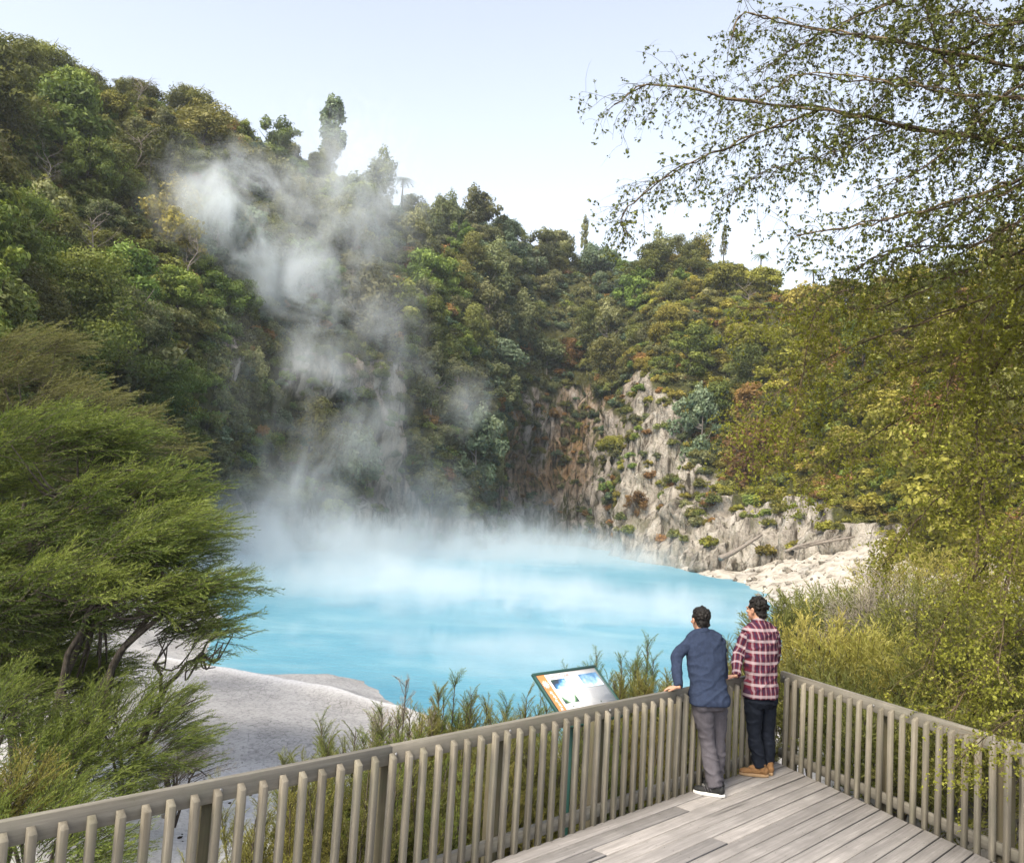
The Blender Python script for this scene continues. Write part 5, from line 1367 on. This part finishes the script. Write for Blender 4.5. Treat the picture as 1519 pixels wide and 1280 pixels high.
# ---------------------------------------------------------------- information sign outside the long railing
def sign():
    nT, nB = .70, .28
    # top edge from the photo-measured span along the railing
    s0, s1, zt, zb = 3.13, 2.27, 1.065, .70
    def P(s, n, z): return CORN + LD * s + LN * n + np.array([0, 0, z])
    TL = P(s0, nT, zt); xd = -LD; yd = nrm(P(0, nT, zt) - P(0, nB, zb)); nz = np.cross(xd, yd); W = s0 - s1; H = float(np.linalg.norm(P(0, nT, zt) - P(0, nB, zb)))
    if nz[2] < 0: nz = -nz
    base = P((s0 + s1) / 2, (nT + nB) / 2, -1.7)
    root = empty('information_sign'); BL = P(s0, nB, zb)
    m = Matrix.Identity(4)
    for r in range(3): m[r][0] = xd[r]; m[r][1] = yd[r]; m[r][2] = nz[r]; m[r][3] = BL[r]
    root.matrix_world = m
    t = NT('dark_green_frame'); t.bsdf((.018, .060, .052), .45, .4); MG = t.m
    t = NT('white_sign_print'); n = t.noise(t.obj(), 9, 3, .6); t.bsdf(t.ramp(n, [(.3, (.70, .71, .74)), (.7, (.78, .79, .80))]), .35, .45); MWh = t.m
    t = NT('orange_sign_band'); t.bsdf((.62, .26, .09), .35, .45); MOr = t.m
    t = NT('sign_print_grey'); t.bsdf((.52, .53, .56), .4, .4); MGr = t.m
    t = NT('sign_heading'); t.bsdf((.33, .22, .22), .4, .4); MHd = t.m
    fr = MB(); bw = .026; th = .03
    for (sx, sy, cx, cy) in ((W, bw, W / 2, bw / 2), (W, bw, W / 2, H - bw / 2), (bw, H - 2 * bw, bw / 2, H / 2), (bw, H - 2 * bw, W - bw / 2, H / 2)): fr.add(*cbox(sx, sy, th, .003, (cx, cy, 0)))
    fr.build('frame', MG, root)
    pn = MB(); pn.add(*cbox(W - 2 * bw, H - 2 * bw, .012, 0, (W / 2, H / 2, 0))); pn.build('panel', MWh, root)
    def rect(mb, x0, y0, x1, y1, z): mb.add([(x0, y0, z), (x1, y0, z), (x1, y1, z), (x0, y1, z)], np.array([[0, 1, 2, 3]]))
    z = .0075
    ob = MB(); rect(ob, bw, bw, bw + .105, H - bw, z); ob.build('orange_band', MOr, root)
    em = MB(); c = np.array([bw + .052, H - .125]); ta = np.linspace(0, 2 * np.pi, 28, endpoint=False)
    for i in range(12):
        a = i / 12 * 6.283; q = c + .030 * np.array([math.cos(a), math.sin(a)]); b_ = np.array([-math.sin(a), math.cos(a)]); rr = nrm(np.array([math.cos(a), math.sin(a)]))
        em.add([tuple(q - b_ * .006) + (z + .002,), tuple(q + rr * .014) + (z + .002,), tuple(q + b_ * .006) + (z + .002,), tuple(q - rr * .014) + (z + .002,)], np.array([[0, 1, 2, 3]]))
    em.add([(c[0] + .018 * math.cos(a), c[1] + .018 * math.sin(a), z + .002) for a in ta], np.array([list(range(28))]))
    for i in range(5):
        y = H - .22 - i * .042; x = bw + .035 + .008 * (i % 2)
        em.add([(x, y, z + .002), (x + .034, y + .004, z + .002), (x + .030, y + .022, z + .002), (x + .010, y + .026, z + .002)], np.array([[0, 1, 2, 3]]))
        em.add([(x + .012, y - .012, z + .002), (x + .040, y - .010, z + .002), (x + .036, y - .004, z + .002), (x + .010, y - .004, z + .002)], np.array([[0, 1, 2, 3]]))
    em.build('emblem', MWh, root)
    def pic(name, x0, y0, x1, y1, kind):
        t = NT(name); o = t.obj(); mp = t.mapping(o, (1, 1, 1)); sx = t.n('ShaderNodeSeparateXYZ'); t.l(o, sx.inputs[0])
        n = t.noise(o, 14, 5, .65); n2 = t.noise(o, 30, 4, .7)
        fx = t.math('DIVIDE', t.math('SUBTRACT', sx.outputs[0], x0), x1 - x0); fy = t.math('DIVIDE', t.math('SUBTRACT', sx.outputs[1], y0), y1 - y0)
        if kind == 0:
            f = t.math('ADD', t.math('MULTIPLY', t.math('SUBTRACT', fy, fx), .6), t.math('MULTIPLY', n, .8)); c = t.ramp(f, [(.10, (.62, .72, .80)), (.30, (.25, .48, .66)), (.42, (.05, .20, .42)), (.60, (.04, .055, .10)), (.9, (.03, .06, .05))])
        elif kind == 1:
            v = t.math('ABSOLUTE', t.math('SUBTRACT', fx, .52)); f = t.math('ADD', t.math('SUBTRACT', t.math('MULTIPLY', v, 1.5), t.math('MULTIPLY', fy, .75)), t.math('MULTIPLY', n, .5)); c = t.ramp(f, [(.30, (.66, .74, .78)), (.42, (.35, .50, .40)), (.55, (.09, .20, .07)), (.75, (.03, .06, .06))])
        else:
            f = t.math('ADD', t.math('MULTIPLY', fy, .45), t.math('MULTIPLY', n, .8)); c = t.ramp(f, [(.30, (.46, .66, .80)), (.45, (.62, .75, .84)), (.58, (.30, .50, .70)), (.80, (.08, .20, .38))])
        t.bsdf(c, .35, .45)
        mb = MB(); rect(mb, x0, y0, x1, y1, z + .001); mb.build('printed_picture', t.m, root)
    x = bw + .125
    pic('picture_pool', x + .01, H - .185, x + .20, H - .088, 0); pic('picture_valley', x + .01, H - .335, x + .20, H - .225, 1); pic('picture_lake', W - .31, H - .215, W - .055, H - .075, 2)
    tx = MB(); rs = np.random.RandomState(2)
    def lines(x0, x1, y0, n, dy=.0125):
        for i in range(n):
            xx = x0
            e = x1 - (rs.uniform(.02, .1) if i == n - 1 else 0)
            while xx < e - .01:
                w_ = min(rs.uniform(.012, .04), e - xx); rect(tx, xx, y0 - i * dy, xx + w_ - .005, y0 - i * dy + .003, z + .001); xx += w_
    lines(x + .225, W - .33, H - .08, 9); lines(x + .225, W - .33, H - .21, 8); lines(W - .31, W - .055, H - .235, 8); lines(x + .01, x + .20, H - .20, 1); lines(x, x + .20, H - .375, 2); lines(x + .34, W - .07, H - .375, 2)
    tx.build('text_lines', MGr, root)
    cu = bpy.data.curves.new('heading', 'FONT'); cu.body = 'Inferno Crater'; cu.size = .048; cu.extrude = .0004
    to = bpy.data.objects.new('heading', cu); COL.objects.link(to); dg = bpy.context.evaluated_depsgraph_get(); me = bpy.data.meshes.new_from_object(to.evaluated_get(dg)); bpy.data.objects.remove(to)
    me.materials.clear(); me.materials.append(MHd); ho = bpy.data.objects.new('heading_lettering', me); COL.objects.link(ho); ho.parent = root; ho.location = (x + .005, H - .072, z + .001)
    mi = m.inverted()
    for sx in (W * .28, W * .72):
        pm = MB(); a = CORN + LD * (s0 - sx) + LN * .46; loc = mi @ Vector((a[0], a[1], 0))
        V, F = cbox(.075, .075, 2.5, .004, (0, 0, 0)); V = V + np.array([a[0], a[1], -.42]); V = np.array([(mi @ Vector(q))[:] for q in V]); pm.add(V, F); pm.build('post', MG, root)
    tag(root, 'tilted white information sign with orange band and dark green frame outside the railing', 'sign')
sign()
# ---------------------------------------------------------------- steam
def steam_mat():
    t = NT('steam'); P = t.pos(); o = t.obj()
    ln = t.n('ShaderNodeVectorMath'); ln.operation = 'LENGTH'; t.l(o, ln.inputs[0])
    fall = t.math('SUBTRACT', 1.0, ln.outputs['Value'], clamp=True)
    inf = t.n('ShaderNodeObjectInfo'); cs = t.n('ShaderNodeSeparateColor'); t.l(inf.outputs['Color'], cs.inputs[0])
    n = t.noise(t.mapping(P, (1, 1, .7), (.0, .35, 0)), .25, 7, .68, 1.0)
    wisp = t.math('MULTIPLY', t.math('SUBTRACT', t.math('ADD', n, t.math('MULTIPLY', fall, .22)), .56, clamp=True), 5.6)
    dens = t.math('MULTIPLY', wisp, t.math('POWER', fall, .75))
    dens = t.math('MULTIPLY', t.math('MULTIPLY', dens, 1.0), cs.outputs[0])
    v = t.n('ShaderNodeVolumePrincipled'); v.inputs['Color'].default_value = (.92, .965, 1.0, 1); v.inputs['Anisotropy'].default_value = .25
    t.l(dens, v.inputs['Density']); t.l(v.outputs[0], t.out.inputs['Volume'])
    t.m.cycles.volume_step_rate = 1.0
    return t.m
M_STEAM = steam_mat()
_bm = bmesh.new(); bmesh.ops.create_icosphere(_bm, subdivisions=3, radius=1); _sm = MB(); _sm.add(*bm_arrays(_bm)); STEAM_ME = _sm.mesh('steam'); STEAM_ME.materials.append(M_STEAM)
def puff(px, py, D, rx, ry, rz, dens, label, tilt=0.0, z=None):
    p = at(px, py, D); o = bpy.data.objects.new('steam', STEAM_ME); COL.objects.link(o); o.location = p if z is None else (p.x, p.y, z)
    o.scale = (rx, ry, rz) if z is not None else (rx * 1.45, ry * 1.3, rz * 1.45); o.rotation_euler = (0, tilt, 0); o.color = (dens, dens, dens, 1)
    tag(o, label, 'steam', 'steam drifting over the lake and crater wall', 'stuff')
puff(330, 300, 74, 5.6, 5, 4.4, .42, 'dense round puff of steam high on the left crater wall')
puff(400, 385, 78, 9.0, 5.5, 5.0, .32, 'broad band of steam under the round puff', .3)
puff(505, 270, 88, 8.0, 6, 8.0, .17, 'tall veil of steam rising past the columnar tree', .35)
puff(560, 330, 92, 6.5, 5, 6.0, .10, 'thin steam right of the tall veil')
puff(470, 545, 78, 4.5, 4, 3.6, .36, 'wisp of steam before the white vent cliff')
puff(590, 640, 86, 4.0, 3, 10.0, .13, 'column of steam climbing the white vent cliff')
puff(690, 600, 97, 4.2, 3.5, 3.6, .16, 'small curl of steam over the dark rounded bush')
puff(420, 750, 70, 5.0, 4, 5.0, .24, 'steam rising from the left end of the lake')
puff(520, 660, 76, 4.0, 4, 5.0, .12, 'wisp of steam between the left bushes and the vent cliff')
puff(640, 745, 90, 6.0, 4, 4.5, .12, 'steam rising in front of the rocky bump')
puff(345, 600, 68, 3.0, 3, 9.5, .03, 'faint vertical veil of steam on the left wall')
puff(775, 785, 112, 4.5, 5, 5.5, .12, 'faint steam at the foot of the dark back wall')
puff(455, 700, 74, 3.6, 3.5, 7.0, .14, 'upright wisp joining the low lake steam to the vent cliff')
puff(560, 470, 86, 4.0, 3.5, 6.5, .12, 'upright wisp between the vent cliff and the tall veil', .3)
# low steam rolling over the water
puff(420, 820, 62, 18, 15, 6.2, .20, 'thick low steam along the far left lake shore', z=WZ + .6)
puff(620, 820, 82, 24, 20, 6.0, .18, 'thick low steam over the middle of the far shore', z=WZ + .5)
puff(830, 830, 92, 18, 26, 4.4, .16, 'low steam over the right half of the far lake', z=WZ + .3)
puff(600, 890, 50, 20, 17, 2.2, .30, 'thin steam skimming the middle of the lake', z=WZ + .2)
puff(880, 910, 48, 15, 14, 1.8, .30, 'thin steam skimming the right side of the lake', z=WZ + .2)
puff(700, 960, 31, 9, 7, .9, .34, 'thin steam skimming the near side of the lake', z=WZ + .15)

# ---- thin air between here and the far wall
def haze():
    t = NT('haze'); v = t.n('ShaderNodeVolumePrincipled'); v.inputs['Color'].default_value = (.86, .92, 1, 1); v.inputs['Density'].default_value = .0003; v.inputs['Anisotropy'].default_value = .2
    t.l(v.outputs[0], t.out.inputs['Volume'])
    z0, z1 = float(min(GZ.min(), WALL[:, :, 2].min())) - 1.2, float(WALL[:, :, 2].max()) + 14
    mb = MB(); V, F = cbox(1840, 1840, z1 - z0, 0, (0, 0, (z0 + z1) / 2)); mb.add(V, F); o = mb.build('haze', t.m); tag(o, 'thin bluish air filling the crater', 'haze', kind='stuff')
haze()
